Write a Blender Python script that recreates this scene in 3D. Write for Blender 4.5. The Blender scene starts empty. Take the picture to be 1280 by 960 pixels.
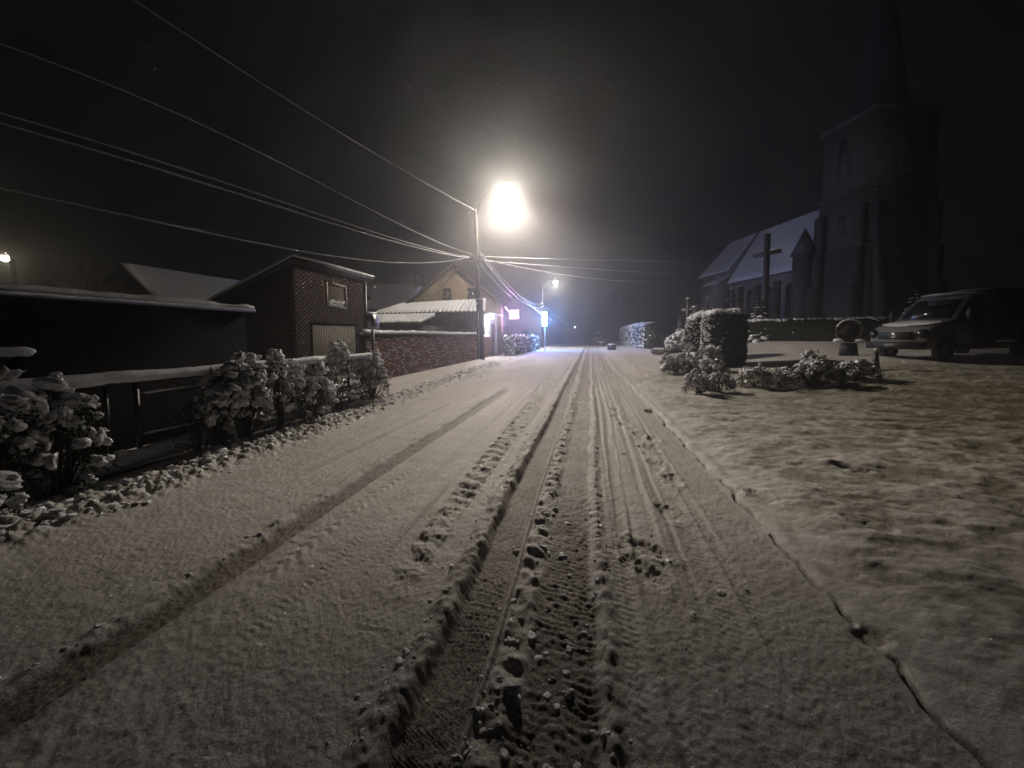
import bpy, math, random
import numpy as np
from mathutils import Vector, Matrix, Euler
R = math.radians
S = bpy.context.scene
COL = S.collection

# ------------------------------------------------------------------ camera
cd = bpy.data.cameras.new('camera'); cam = bpy.data.objects.new('camera', cd); COL.objects.link(cam)
S.camera = cam
cd.sensor_width = 36; cd.lens = 500 / 1280 * 36; cd.shift_y = -25 / 1280
cd.clip_start = 0.05; cd.clip_end = 600
_a, _p, _t = R(11.1), R(4.0), R(0.6)
_f = Vector((-math.sin(_a) * math.cos(_p), math.cos(_a) * math.cos(_p), -math.sin(_p)))
_r = Vector((math.cos(_a), math.sin(_a), 0)); _u = _r.cross(_f)
_r2 = _r * math.cos(_t) - _u * math.sin(_t); _u2 = _u * math.cos(_t) + _r * math.sin(_t)
cam.matrix_world = Matrix(((_r2.x, _u2.x, -_f.x, 0), (_r2.y, _u2.y, -_f.y, 0), (_r2.z, _u2.z, -_f.z, 1.6), (0, 0, 0, 1)))

# ------------------------------------------------------------------ night sky, exposure
W = bpy.data.worlds.new('World'); S.world = W; W.use_nodes = True
bg = W.node_tree.nodes['Background']; bg.inputs[0].default_value = (0.60, 0.62, 0.70, 1); bg.inputs[1].default_value = 0.0032
S.view_settings.view_transform = 'Standard'; S.view_settings.look = 'None'
S.view_settings.exposure = 0; S.view_settings.gamma = 1
S.render.engine = 'CYCLES'
S.cycles.max_bounces = 4; S.cycles.diffuse_bounces = 2; S.cycles.glossy_bounces = 2; S.cycles.transmission_bounces = 4
S.cycles.volume_bounces = 1; S.cycles.transparent_max_bounces = 8
S.cycles.sample_clamp_indirect = 3
S.cycles.use_denoising = True

LAMP_MAIN = 17500.0      # watts of the street lamps and signs
HAZE = 0.0054

# ------------------------------------------------------------------ noise
def _hash(ix, iy, seed):
    h = (ix.astype(np.int64) * 374761393 + iy.astype(np.int64) * 668265263 + seed * 1442695041) & 0xFFFFFFFF
    h = ((h ^ (h >> 13)) * 1274126177) & 0xFFFFFFFF
    h = h ^ (h >> 16)
    return (h & 0xFFFFFF) / float(0xFFFFFF)
def vn(x, y, seed=0):
    ix = np.floor(x); iy = np.floor(y); fx = x - ix; fy = y - iy
    fx = fx * fx * (3 - 2 * fx); fy = fy * fy * (3 - 2 * fy)
    ix = ix.astype(np.int64); iy = iy.astype(np.int64)
    a = _hash(ix, iy, seed); b = _hash(ix + 1, iy, seed); c = _hash(ix, iy + 1, seed); d = _hash(ix + 1, iy + 1, seed)
    return (a * (1 - fx) + b * fx) * (1 - fy) + (c * (1 - fx) + d * fx) * fy
def fbm(x, y, seed=0, o=3):
    s = 0; a = .5; t = 0
    for k in range(o):
        s = s + a * vn(x * 2 ** k + 17.3 * k, y * 2 ** k - 9.1 * k, seed + k); t += a; a *= .5
    return s / t
def sm(a, b, x):
    t = np.clip((x - a) / (b - a), 0, 1); return t * t * (3 - 2 * t)
def cells(x, y, seed):
    """Distance to the nearest scattered point: rounded lumps."""
    ix = np.floor(x).astype(np.int64); iy = np.floor(y).astype(np.int64)
    best = np.full(x.shape, 9.0)
    for dx in (-1, 0, 1):
        for dy in (-1, 0, 1):
            cx = ix + dx; cy = iy + dy
            px = cx + .15 + .7 * _hash(cx, cy, seed); py = cy + .15 + .7 * _hash(cx, cy, seed + 7)
            best = np.minimum(best, (px - x) ** 2 + (py - y) ** 2)
    return np.sqrt(best)

def macro(X, Y):
    X = np.asarray(X, float); Y = np.asarray(Y, float)
    g = 1.08 * sm(3, 12, X) * np.clip((Y - 9) / 19, 0, 1)
    return g + 0.07 * sm(1.4, 2.2, X) + 0.06 * sm(-4.9, -5.5, X)

FEET = [(0.36, 2.72, .5), (0.42, 3.02, .9), (0.70, 3.7, .3), (0.89, 4.56, .1), (0.80, 5.1, .2), (0.86, 5.83, .3), (0.78, 6.6, .2), (0.5, 8.07, .2),
        (0.52, 8.8, .1), (.42, 9.9, .1), (0.62, 7.3, .2), (.3, 11.2, 0), (.42, 12.5, 0), (1.62, 4.2, .4), (2.2, 3.6, .6), (2.9, 5.1, .8), (.95, 6.3, .2)]

def terrain(X, Y):
    z = macro(X, Y); wear = np.zeros_like(X); grass = np.zeros_like(X)
    r = np.hypot(X, Y)
    kb = 1.49 - .021 * np.clip(Y, 0, 20)
    road = sm(-4.95, -4.6, X) * (1 - sm(kb - .1, kb - .02, X))
    wob = (vn(Y * .9, X * 0, 3) - .5) * .05 + (vn(Y * 3.5, X * 0, 4) - .5) * .02
    jag = (fbm(Y * 9, X * 6, 11, 3) - .5) * .075
    Xw = X + wob
    fine = fbm(X * 38, Y * 38, 21, 2) - .5
    mid = fbm(X * 9, Y * 9, 31, 3) - .5
    near = 1 - sm(9, 30, r)
    z = z + fine * .0095 * near * (.45 + .55 * road) + mid * .010
    # --- rut A: bared dark wheel track on the left
    fa = 1 - sm(10.5, 13.5, Y)
    jw = (fbm(Y * 2.2, X * 0 + 5, 123, 4) - .5) * .07
    ma = sm(-2.62, -2.56, Xw + jag * .6 + jw) * (1 - sm(-2.375, -2.34, Xw - jw * .5)) * fa
    z -= .030 * ma; wear = np.maximum(wear, ma * (1.0 + .3 * mid))
    lip = np.exp(-((Xw + 2.66) / .05) ** 2) * fa
    z += lip * .035 * fbm(X * 12, Y * 12, 5, 2)
    z += np.exp(-((Xw + 2.33) / .018) ** 2) * .013 * fa
    # twin fine tyre lines right of it
    for xc in (-2.02, -1.88, -1.80, -1.98 + .0):
        z -= np.exp(-((Xw - xc) / .014) ** 2) * .010 * (1 - sm(9, 16, Y))
    tb = sm(-2.24, -2.2, Xw) * (1 - sm(-2.10, -2.06, Xw)) * (1 - sm(6, 10, Y))
    z += tb * .0035 * np.sin((Y + np.abs(X + 2.15) * 1.0) * 52) * (.3 + vn(Y * 2, X, 8))
    wear = np.maximum(wear, .18 * sm(-2.3, -2.2, Xw) * (1 - sm(-1.75, -1.5, Xw)) * (1 - sm(8, 16, Y)))
    # --- strip D: cross bars of a tractor-like tread
    xd = -1.24 - .012 * (Y - 3) ; hd = .13 + .012 * np.clip(Y - 3, 0, 10)
    fd = sm(1.6, 3.2, Y) * (1 - sm(14, 20, Y))
    md = sm(0, .03, hd - np.abs(Xw - xd)) * fd
    bars = np.sin((Y + .25 * (X - xd)) * 2 * np.pi / .24 + 4 * (vn(Y * 1.5, X * 2, 12) - .5))
    z += md * (bars * .010 * (.5 + vn(X * 7, Y * 5, 142)) - .010 + mid * .045 + .012 * fine)
    # --- high left bank of rut B
    jag = (fbm(Y * 3.2, X * 2, 11, 4) - .5) * .085
    bw = .15 + .07 * vn(Y * .7, Y * 0, 44)
    bank = sm(-.80 - bw, -.86, Xw + jag) * (1 - sm(-.815, -.75, Xw + jag * .5))
    bh = .060 * (.72 + .45 * vn(Y * 2.2, X * 1.5, 13)) * (1 - .5 * sm(8, 30, Y))
    z += bank * (bh + mid * .05)
    # --- rut B
    mb = sm(-.80, -.735, Xw + jag * .5) * (1 - sm(-.535, -.505, Xw))
    z -= mb * .028; wear = np.maximum(wear, mb * (.78 - .10 * sm(4, 14, Y) + .35 * mid))
    z += mb * .0035 * np.sin((X + .25 * np.abs(((Y * 9) % 1) - .5)) * 2 * np.pi / .036) * vn(X * 6, Y * 3, 140) * 1.6
    z += np.exp(-((Xw + .495) / .014) ** 2) * .022
    # --- lumpy strip between B and C
    mc = sm(-.48, -.455, Xw) * (1 - sm(-.385, -.285, Xw + jag * .5))
    lump = np.clip(1 - cells(X * 11, Y * 9, 15) * 1.5, 0, 1)
    big = .5 - .5 * sm(2.2, 3.6, Y)
    z += mc * (.006 + sm(.1, .9, lump) * .009 + mid * .05 + big * sm(0, 1, lump) * .008 + .007 * np.sin(Y * 2 * np.pi / .17 + 3 * mid + X * 9))
    # --- rut C
    m3 = sm(-.38, -.28, Xw + jag * .5) * (1 - sm(-.02, .04, Xw + jag))
    z -= m3 * .020; 
    wear = np.maximum(wear, m3 * (.58 + .30 * (1 - sm(2.4, 5, Y)) + .5 * mid))
    z += m3 * (.003 * np.sin(Y * 2 * np.pi / .045 + 9 * mid + X * 30) * vn(X * 7, Y * 7, 141) * 1.7 + .008 * (.5 + .5 * (1 - sm(2.5, 5, Y))) * (2.2 * (fbm(X * 26, Y * 26, 16, 3) - .35)))
    # --- small ridges, faint lines to the right
    me = np.exp(-((Xw - .075) / .045) ** 2)
    z += me * (.020 + lump * .030)
    ml = np.exp(-((Xw - .10) / .10) ** 2) * (vn(X * 20, Y * 8, 51) > .62)
    wear = np.maximum(wear, ml * .45)
    for xc, am in ((.20, .009), (.335, .009), (.37, -.009), (.60, .006), (.68, -.006)):
        z += np.exp(-((X - xc + .03 * np.sin(Y * .5) + .6 * wob) / .034) ** 2) * am * (.5 + vn(Y * 1.3, X * 0, 99))
    wear = np.maximum(wear, .20 * sm(.2, .24, Xw) * (1 - sm(.33, .37, Xw)) + .14 * sm(.36, .4, X) * (1 - sm(.55, .6, X)))
    for xc, wd, dp, ys in ((-3.75, .07, .008, 4), (-3.35, .09, .012, 3), (-3.02, .03, .008, 3), (-2.85, .02, .006, 4), (-1.78, .06, .007, 1.2), (-1.62, .05, .008, 2), (.78, .07, .012, 1.2), (.52, .03, .008, 1.2), (.64, .02, .006, 2),
                       (.95, .05, .008, 2), (.26, .05, .010, 1.2), (.17, .02, .007, 1.5), (-1.05, .04, .010, 4), (-.42, .03, .006, 5), (-1.50, .02, .008, 1.5), (-1.93, .02, .006, 1.3)):
        e = (X - xc + .14 * (vn(Y * .12, X * 0, int(xc * 100) + 900) - .5) + .01 * vn(Y * 3, X * 0, 7))
        q = np.exp(-(e / wd) ** 4) * sm(ys - .5, ys + 1.5, Y) * (.45 + .8 * vn(Y * .6, X * 0, int(xc * 50) + 300))
        z -= q * dp; z += dp * .7 * np.exp(-((np.abs(e) - wd * 1.35) / (wd * .4 + .008)) ** 2) * q.clip(0, 1) * 0 + dp * .6 * np.exp(-((e - wd * 1.5) / .016) ** 2) * sm(ys, ys + 1.5, Y)
        z += q * .0028 * np.sin(Y * 2 * np.pi / .05 + X * 40) * near; wear = np.maximum(wear, q * .42)
    # far road ruts and a turning arc near the square
    arc = np.abs(np.hypot(X - 2.2, Y - 20.5) - 2.3)
    z -= np.exp(-(arc / .10) ** 2) * .03 * sm(-.6, .4, X)
    for ya in (16.2, 17.6, 19.0):
        z -= np.exp(-((Y - ya - .06 * X) / .12) ** 2) * .035 * sm(0, .8, X) * (1 - sm(4.5, 7, X))
    # --- footprints
    for fx, fy, an in FEET:
        c, s = math.cos(an), math.sin(an)
        dx = (X - fx) * c + (Y - fy) * s; dy = -(X - fx) * s + (Y - fy) * c
        q = np.sqrt((dx / .075) ** 2 + (dy / .17) ** 2) + .5 * mid
        z += -.026 * (1 - sm(.2, 1.5, q + .5 * fine)) * (.6 + .8 * vn(X * 9, Y * 9, 55)) + .012 * np.exp(-((q - 1.4) / .4) ** 2) * vn(X * 14, Y * 14, 56) * 1.6
        wear = np.maximum(wear, .35 * (1 - sm(.5, 1.0, q)))
    # --- tracked snow on the road: slight lengthwise grain and dirt
    wear = np.maximum(wear, road * (.20 + .24 * (fbm(X * 1.2, Y * .25, 61, 2)) + .16 * fine * near))
    # --- kerb joint
    kx = kb + (fbm(Y * 3.2, Y * 0, 71, 3) - .5) * .10 + (vn(Y * 14, Y * 0, 72) - .5) * .02
    kw = .008 + .011 * vn(Y * 2.3, Y * 0, 73)
    on = sm(.30, .42, fbm(Y * 3.1, Y * 0, 74, 3) + .07 * (1 - sm(2, 5, Y)))
    kj = np.exp(-((X - kx) / kw) ** 2) * on
    z -= kj * .048 * (1 - sm(10, 25, Y)); wear = np.maximum(wear, kj * .95)
    z += np.exp(-((X - kx - .09) / .07) ** 2) * .018 * (.3 + 1.2 * vn(X * 5, Y * 4, 75))
    q = np.hypot((X - 1.45) / .10, (Y - 2.32) / .07) + mid; z -= .025 * (1 - sm(.3, 1.3, q)); wear = np.maximum(wear, .6 * (1 - sm(.5, 1., q)))
    q = np.hypot((X - 1.22) / .10, (Y - 8.7) / .2); z -= .08 * (1 - sm(.5, 1.1, q)); wear = np.maximum(wear, .7 * (1 - sm(.5, 1., q)))
    # --- lawn: tufts under thin snow
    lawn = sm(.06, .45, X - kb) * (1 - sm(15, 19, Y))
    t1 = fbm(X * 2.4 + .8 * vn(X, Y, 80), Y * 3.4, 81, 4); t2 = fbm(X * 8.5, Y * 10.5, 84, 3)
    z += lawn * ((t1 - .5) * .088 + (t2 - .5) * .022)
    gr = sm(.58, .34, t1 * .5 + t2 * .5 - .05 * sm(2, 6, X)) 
    grass = np.maximum(grass, lawn * (.22 + .46 * sm(1.8, 7.5, X) * (1 - .45 * sm(10, 15, Y)) + .42 * gr))  # real tufts, plus extra grass rightwards that paints in the weaker light there
    # --- ploughed bank at the left road edge
    xb = -4.55 - .35 * sm(5, 20, Y) - .25 * sm(14, 22, Y); wb = .42
    lb = np.exp(-((X - xb + .28 - .1 * vn(Y * 1.2, X * 0, 90)) / wb) ** 4) * (1 - .75 * sm(22, 32, Y))
    cl = np.clip(1 - cells(X * 7.5, Y * 6.5, 91) * 1.25, 0, 1) + .6 * np.clip(1 - cells(X * 17, Y * 15, 92) * 1.3, 0, 1)
    z += lb * (.035 + .075 * cl)
    wear = np.maximum(wear, lb * .5 * (fbm(X * 10, Y * 10, 93, 2) > .56))
    # --- drift along the wall
    z += .10 * np.exp(-((X + 6.9) / .35) ** 2) * sm(9.5, 12, Y) * (1 - sm(27, 30, Y))
    z += .05 * (fbm(X * .6, Y * .6, 95, 2) - .5) * sm(10, 16, np.abs(X) + Y * .2)
    return z, np.clip(wear, 0, 1), grass

def gz(x, y):
    return float(macro(np.array([x]), np.array([y]))[0])

# ------------------------------------------------------------------ node helpers / materials
def mat(name):
    m = bpy.data.materials.new(name); m.use_nodes = True
    nt = m.node_tree; b = nt.nodes['Principled BSDF']; return m, nt, b
def N(nt, t, **k):
    n = nt.nodes.new(t)
    for a, v in k.items(): setattr(n, a, v)
    return n
def noise(nt, scale, detail=3, rough=.6, coord='Object'):
    tc = N(nt, 'ShaderNodeTexCoord'); n = N(nt, 'ShaderNodeTexNoise')
    n.inputs['Scale'].default_value = scale; n.inputs['Detail'].default_value = detail; n.inputs['Roughness'].default_value = rough
    nt.links.new(tc.outputs[coord], n.inputs['Vector']); return n
def ramp(nt, src, stops):
    r = N(nt, 'ShaderNodeValToRGB'); e = r.color_ramp.elements
    while len(e) < len(stops): e.new(.5)
    for i, (p, c) in enumerate(stops):
        e[i].position = p; e[i].color = (*c, 1)
    nt.links.new(src, r.inputs[0]); return r.outputs[0]
def bump(nt, b, src, strength, dist):
    bp = N(nt, 'ShaderNodeBump'); bp.inputs['Strength'].default_value = strength; bp.inputs['Distance'].default_value = dist
    nt.links.new(src, bp.inputs['Height']); nt.links.new(bp.outputs[0], b.inputs['Normal']); return bp
def simple(name, c1, c2=None, scale=8, rough=.8, bs=.3, bd=.01, metal=0, detail=4):
    m, nt, b = mat(name); n = noise(nt, scale, detail)
    c2 = c2 or tuple(x * .7 for x in c1)
    nt.links.new(ramp(nt, n.outputs[0], [(.35, c2), (.68, c1)]), b.inputs['Base Color'])
    b.inputs['Roughness'].default_value = rough; b.inputs['Metallic'].default_value = metal
    if bs: bump(nt, b, n.outputs[0], bs, bd)
    return m
M = {}
def snow_mat(name, col, sc=60):
    m, nt, b = mat(name)
    n = noise(nt, sc, 5, .7); n2 = noise(nt, 7, 3)
    d = tuple(x * .86 for x in col)
    nt.links.new(ramp(nt, n2.outputs[0], [(.3, d), (.65, col)]), b.inputs['Base Color'])
    b.inputs['Roughness'].default_value = .65; b.inputs['Specular IOR Level'].default_value = .25
    bump(nt, b, n.outputs[0], .5, .012); return m
M['snow'] = snow_mat('fresh snow', (.80, .81, .84))
M['roof_snow'] = snow_mat('roof snow', (.70, .71, .75), 12)
def ground_mat():
    m, nt, b = mat('snowy ground'); L = nt.links.new
    aw = N(nt, 'ShaderNodeAttribute', attribute_name='wear'); ag = N(nt, 'ShaderNodeAttribute', attribute_name='grass')  # the grass attribute also carries the painted dimming to the right
    n1 = noise(nt, 45, 6, .75); n2 = noise(nt, 3.2, 4); n3 = noise(nt, 120, 4, .75)
    snow = ramp(nt, n2.outputs[0], [(.3, (.56, .53, .49)), (.7, (.70, .68, .66))])
    slush = ramp(nt, n1.outputs[0], [(.34, (.035, .031, .027)), (.5, (.15, .125, .098)), (.66, (.40, .36, .31))])
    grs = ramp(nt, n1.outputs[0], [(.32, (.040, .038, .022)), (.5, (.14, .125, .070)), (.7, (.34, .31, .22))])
    # wear broken up by grain
    ad = N(nt, 'ShaderNodeMath', operation='MULTIPLY_ADD'); L(n3.outputs[0], ad.inputs[0]); ad.inputs[1].default_value = 2.9; L(aw.outputs['Fac'], ad.inputs[2])
    mr = N(nt, 'ShaderNodeMapRange'); mr.inputs['From Min'].default_value = 1.46; mr.inputs['From Max'].default_value = 2.32; L(ad.outputs[0], mr.inputs[0])
    mx = N(nt, 'ShaderNodeMix', data_type='RGBA'); L(mr.outputs[0], mx.inputs['Factor']); L(snow, mx.inputs['A']); L(slush, mx.inputs['B'])
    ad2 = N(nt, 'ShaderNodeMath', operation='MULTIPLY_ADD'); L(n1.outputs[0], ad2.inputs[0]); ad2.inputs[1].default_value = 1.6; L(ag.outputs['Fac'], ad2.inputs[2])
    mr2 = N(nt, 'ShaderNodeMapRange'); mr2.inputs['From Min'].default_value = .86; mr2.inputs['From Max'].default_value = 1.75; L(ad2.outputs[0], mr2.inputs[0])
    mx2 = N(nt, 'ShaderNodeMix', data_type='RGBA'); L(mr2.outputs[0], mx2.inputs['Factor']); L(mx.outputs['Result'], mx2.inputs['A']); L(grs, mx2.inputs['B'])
    L(mx2.outputs['Result'], b.inputs['Base Color'])
    b.inputs['Roughness'].default_value = .7; b.inputs['Specular IOR Level'].default_value = .2
    bump(nt, b, n1.outputs[0], .75, .012); return m
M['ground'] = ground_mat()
M['leaf'] = simple('dark evergreen leaf', (.045, .062, .028), (.015, .022, .010), 14, .5, 0)
M['hedge'] = simple('clipped conifer green', (.034, .044, .024), (.010, .014, .008), 9, .8, .6, .03)
for k_ in ('leaf', 'hedge'): M[k_].node_tree.nodes['Principled BSDF'].inputs['Specular IOR Level'].default_value = .12
M['bark'] = simple('bark', (.11, .085, .06), (.03, .024, .018), 20, .9, .6)
M['brick'] = simple('red brick', (.19, .078, .044), (.09, .038, .024), 2.7, .85, .4, .004)
M['brick_dark'] = simple('brown brick', (.075, .036, .024), (.03, .016, .012), 2.2, .85, .4, .004)
M['mortar'] = simple('mortar', (.085, .058, .046), (.045, .032, .027), 12, .9, .5)
M['black_wood'] = simple('tarred boards', (.008, .0075, .007), (.004, .004, .004), 6, .9, .3)
M['black_wood'].node_tree.nodes['Principled BSDF'].inputs['Specular IOR Level'].default_value = .02
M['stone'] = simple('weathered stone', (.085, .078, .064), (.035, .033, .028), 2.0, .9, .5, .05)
M['lit_nave_stone'] = simple('lit nave stone', (.24, .235, .215), (.13, .125, .115), 2.0, .9, .5, .05)  # lighter copy of the church stone, light on the nave walls painted in
M['dark_stone'] = simple('dark stone', (.12, .11, .10), (.05, .05, .045), 3.0, .9, .5, .03)
M['slate'] = simple('slate', (.035, .038, .045), (.018, .02, .024), 6, .6, .4, .03)
M['render_yellow'] = simple('ochre render', (.20, .155, .09), (.14, .105, .062), 1.3, .9, .3)
M['render_pale'] = simple('pale render', (.42, .40, .38), (.28, .26, .25), 2, .9, .3)
M['render_dark'] = simple('dark render', (.10, .09, .09), (.05, .05, .05), 2, .9, .3)
M['iron'] = simple('painted iron', (.035, .036, .038), (.018, .018, .018), 20, .45, .2)
M['pole'] = simple('tarred wooden pole', (.036, .026, .019), (.016, .012, .009), 9, .85, .5)
M['cross_wood'] = simple('blackened oak', (.040, .036, .032), (.018, .016, .014), 12, .8, .2)
M['steel'] = simple('galvanised steel', (.35, .36, .37), (.22, .23, .24), 15, .4, .1, metal=.6)
M['door'] = simple('cream painted metal', (.50, .46, .38), (.36, .33, .27), 5, .55, .1)
M['sheet'] = simple('grey corrugated sheet', (.30, .32, .33), (.16, .17, .18), 3, .6, .2)
M['wood'] = simple('varnished brown wood', (.07, .042, .026), (.03, .018, .012), 12, .6, .2)
M['white_paint'] = simple('van paint', (.17, .175, .18), (.145, .15, .155), 2, .3, 0)
M['rubber'] = simple('rubber', (.02, .02, .02), (.012, .012, .012), 30, .8, .2)
M['plastic'] = simple('black plastic', (.02, .02, .022), (.012, .012, .013), 30, .5, .1)
M['cable'] = simple('snow laden cable', (.62, .63, .66), (.3, .3, .31), 14, .7, .4)
def glass_mat():
    m, nt, b = mat('dark glass'); b.inputs['Base Color'].default_value = (.012, .014, .018, 1)
    b.inputs['Roughness'].default_value = .08; b.inputs['Specular IOR Level'].default_value = .6; return m
M['glass'] = glass_mat()
def chrome():
    m, nt, b = mat('chrome'); b.inputs['Base Color'].default_value = (.6, .6, .6, 1); b.inputs['Metallic'].default_value = 1; b.inputs['Roughness'].default_value = .2; return m
M['chrome'] = chrome()
def glow(name, col, st, clear=False):
    """Lit diffuser or glare globe: gives off light; a clear one also lets the lamp inside shine through."""
    m = bpy.data.materials.new(name); m.use_nodes = True; nt = m.node_tree; nt.nodes.clear()
    e = N(nt, 'ShaderNodeEmission'); e.inputs[0].default_value = (*col, 1); e.inputs[1].default_value = st
    o = N(nt, 'ShaderNodeOutputMaterial')
    if clear:
        t = N(nt, 'ShaderNodeBsdfTransparent'); a = N(nt, 'ShaderNodeAddShader')
        nt.links.new(e.outputs[0], a.inputs[0]); nt.links.new(t.outputs[0], a.inputs[1]); nt.links.new(a.outputs[0], o.inputs[0])
        m.cycles.emission_sampling = 'NONE'
    else: nt.links.new(e.outputs[0], o.inputs[0])
    return m

# ------------------------------------------------------------------ mesh builder
def _ico(sub):
    t = (1 + 5 ** .5) / 2
    v = [(-1, t, 0), (1, t, 0), (-1, -t, 0), (1, -t, 0), (0, -1, t), (0, 1, t), (0, -1, -t), (0, 1, -t), (t, 0, -1), (t, 0, 1), (-t, 0, -1), (-t, 0, 1)]
    v = [np.array(p) / np.linalg.norm(p) for p in v]
    f = [(0, 11, 5), (0, 5, 1), (0, 1, 7), (0, 7, 10), (0, 10, 11), (1, 5, 9), (5, 11, 4), (11, 10, 2), (10, 7, 6), (7, 1, 8), (3, 9, 4), (3, 4, 2), (3, 2, 6), (3, 6, 8), (3, 8, 9), (4, 9, 5), (2, 4, 11), (6, 2, 10), (8, 6, 7), (9, 8, 1)]
    for _ in range(sub):
        c = {}; g = []
        def mp(a, b):
            k = (min(a, b), max(a, b))
            if k not in c:
                p = v[a] + v[b]; v.append(p / np.linalg.norm(p)); c[k] = len(v) - 1
            return c[k]
        for a, b, d in f:
            x, y, z = mp(a, b), mp(b, d), mp(d, a); g += [(a, x, z), (b, y, x), (d, z, y), (x, y, z)]
        f = g
    return np.array(v), np.array(f, np.int32)
ICO = [_ico(k) for k in range(4)]
RNG = np.random.default_rng(5)

class MB:
    def __init__(s): s.V = []; s.L = []; s.T = []; s.n = 0
    def add(s, v, f):
        v = np.asarray(v, float).reshape(-1, 3)
        if isinstance(f, np.ndarray):
            s.L.append((f + s.n).ravel()); s.T.append(np.full(len(f), f.shape[1]))
        else:
            for q in f: s.L.append(np.array(q) + s.n); s.T.append(np.array([len(q)]))
        s.V.append(v); s.n += len(v)
    def box(s, c, d, rz=0, taper=1.0):
        x, y, z = [k / 2 for k in d]
        v = np.array([(sx * x * (taper if sz > 0 else 1), sy * y * (taper if sz > 0 else 1), sz * z) for sz in (-1, 1) for sy in (-1, 1) for sx in (-1, 1)])
        if rz: cc, ss = math.cos(rz), math.sin(rz); v = np.c_[v[:, 0] * cc - v[:, 1] * ss, v[:, 0] * ss + v[:, 1] * cc, v[:, 2]]
        s.add(v + np.array(c), np.array([(0, 2, 3, 1), (4, 5, 7, 6), (0, 1, 5, 4), (2, 6, 7, 3), (0, 4, 6, 2), (1, 3, 7, 5)])); return s
    def rng(s, x0, x1, y0, y1, z0, z1): return s.box(((x0 + x1) / 2, (y0 + y1) / 2, (z0 + z1) / 2), (x1 - x0, y1 - y0, z1 - z0))
    def tube(s, pts, r, seg=8, cap=True, wob=0):
        P = np.array(pts, float); n = len(P); rr = np.full(n, r) if np.isscalar(r) else np.array(r, float)
        T = np.gradient(P, axis=0); T /= np.linalg.norm(T, axis=1)[:, None] + 1e-9
        up = np.array([0, 0, 1.]) if abs(T[:, 2]).mean() < .8 else np.array([1., 0, 0])
        A = np.cross(T, up); A /= np.linalg.norm(A, axis=1)[:, None] + 1e-9; B = np.cross(A, T)
        an = np.arange(seg) * 2 * np.pi / seg
        rad = rr[:, None] * (1 + (wob * (RNG.random((n, seg)) - .5) if wob else 0))
        V = P[:, None] + rad[..., None] * (np.cos(an)[None, :, None] * A[:, None] + np.sin(an)[None, :, None] * B[:, None])
        i = np.arange(n - 1)[:, None] * seg; j = np.arange(seg)[None]; k = (j + 1) % seg
        F = np.stack([i + j, i + k, i + seg + k, i + seg + j], -1).reshape(-1, 4)
        s.add(V.reshape(-1, 3), F)
        if cap:
            s.L += [np.arange(seg)[::-1] + s.n - n * seg, np.arange(seg) + s.n - seg]; s.T.append(np.array([seg, seg]))
        return s
    def prism(s, poly, axis, a, b):
        """poly: 2-D outline in the two other axes, pushed from a to b along axis."""
        n = len(poly); v = []
        for t in (a, b):
            for p in poly: q = list(p); q.insert(axis, t); v.append(q)
        f = [tuple(range(n)), tuple(range(2 * n - 1, n - 1, -1))] + [(i, n + i, n + (i + 1) % n, (i + 1) % n) for i in range(n)]
        s.add(v, f); return s
    def blob(s, c, rad, sub=2, amp=.25, rot=None, freq=2.2):
        V, F = ICO[sub]; o = RNG.random(3) * 50
        d = sum(np.sin(V @ (RNG.normal(size=3) * freq * (1 + k)) + o[k]) / (1 + k) for k in range(3)) * amp * .55
        P = V * (1 + d)[:, None] * np.array(rad)
        if rot is not None: P = P @ np.array(rot).T
        s.add(P + np.array(c), F); return s
    def leaves(s, C, D, size, wid=.5, fold=.25):
        """Folded leaves at C pointing along D."""
        C = np.asarray(C); D = np.asarray(D, float); n = len(C)
        D = D / (np.linalg.norm(D, axis=1)[:, None] + 1e-9); size = np.broadcast_to(size, (n,))[:, None]
        r = RNG.normal(size=(n, 3)); A = np.cross(D, r); A /= np.linalg.norm(A, axis=1)[:, None] + 1e-9; B = np.cross(D, A)
        v = np.stack([C, C + D * size * .5 + A * size * wid / 2 + B * size * fold * .5, C + D * size - B * size * .12, C + D * size * .5 - A * size * wid / 2 + B * size * fold * .5], 1)
        F = np.arange(n)[:, None] * 4
        f = np.concatenate([F + [0, 1, 2], F + [0, 2, 3]], 0)
        s.add(v.reshape(-1, 3), f); return s
    def build(s, name, m, parent=None, smooth=False, kind=None, label=None, cat=None, group=None, mats=None):
        me = bpy.data.meshes.new(name)
        if s.n:
            V = np.concatenate(s.V); L = np.concatenate(s.L).astype(np.int32); T = np.concatenate(s.T).astype(np.int32)
            me.vertices.add(len(V)); me.vertices.foreach_set('co', V.astype(np.float32).ravel())
            me.loops.add(len(L)); me.loops.foreach_set('vertex_index', L)
            me.polygons.add(len(T)); me.polygons.foreach_set('loop_start', (np.cumsum(T) - T).astype(np.int32))
            try: me.polygons.foreach_set('loop_total', T)
            except Exception: pass
            me.update(calc_edges=True); me.validate()
            if smooth: me.polygons.foreach_set('use_smooth', np.ones(len(T), bool))
        me.materials.append(m)
        o = bpy.data.objects.new(name, me); COL.objects.link(o)
        if parent is not None:
            o.parent = parent; o.matrix_parent_inverse = Matrix.Identity(4)
        tag(o, label, cat, group, kind); return o
def tag(o, label=None, cat=None, group=None, kind=None):
    if label: o['label'] = label
    if cat: o['category'] = cat
    if group: o['group'] = group
    if kind: o['kind'] = kind
    return o
def empty(name, loc, label, cat, group=None, rz=0):
    o = bpy.data.objects.new(name, None); o.location = loc; o.rotation_euler = (0, 0, rz); COL.objects.link(o)
    return tag(o, label, cat, group)
def copy_tree(o, parent=None):
    c = o.copy(); COL.objects.link(c); c.parent = parent
    for ch in list(o.children): copy_tree(ch, c)
    return c
def B(): return MB()

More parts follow.
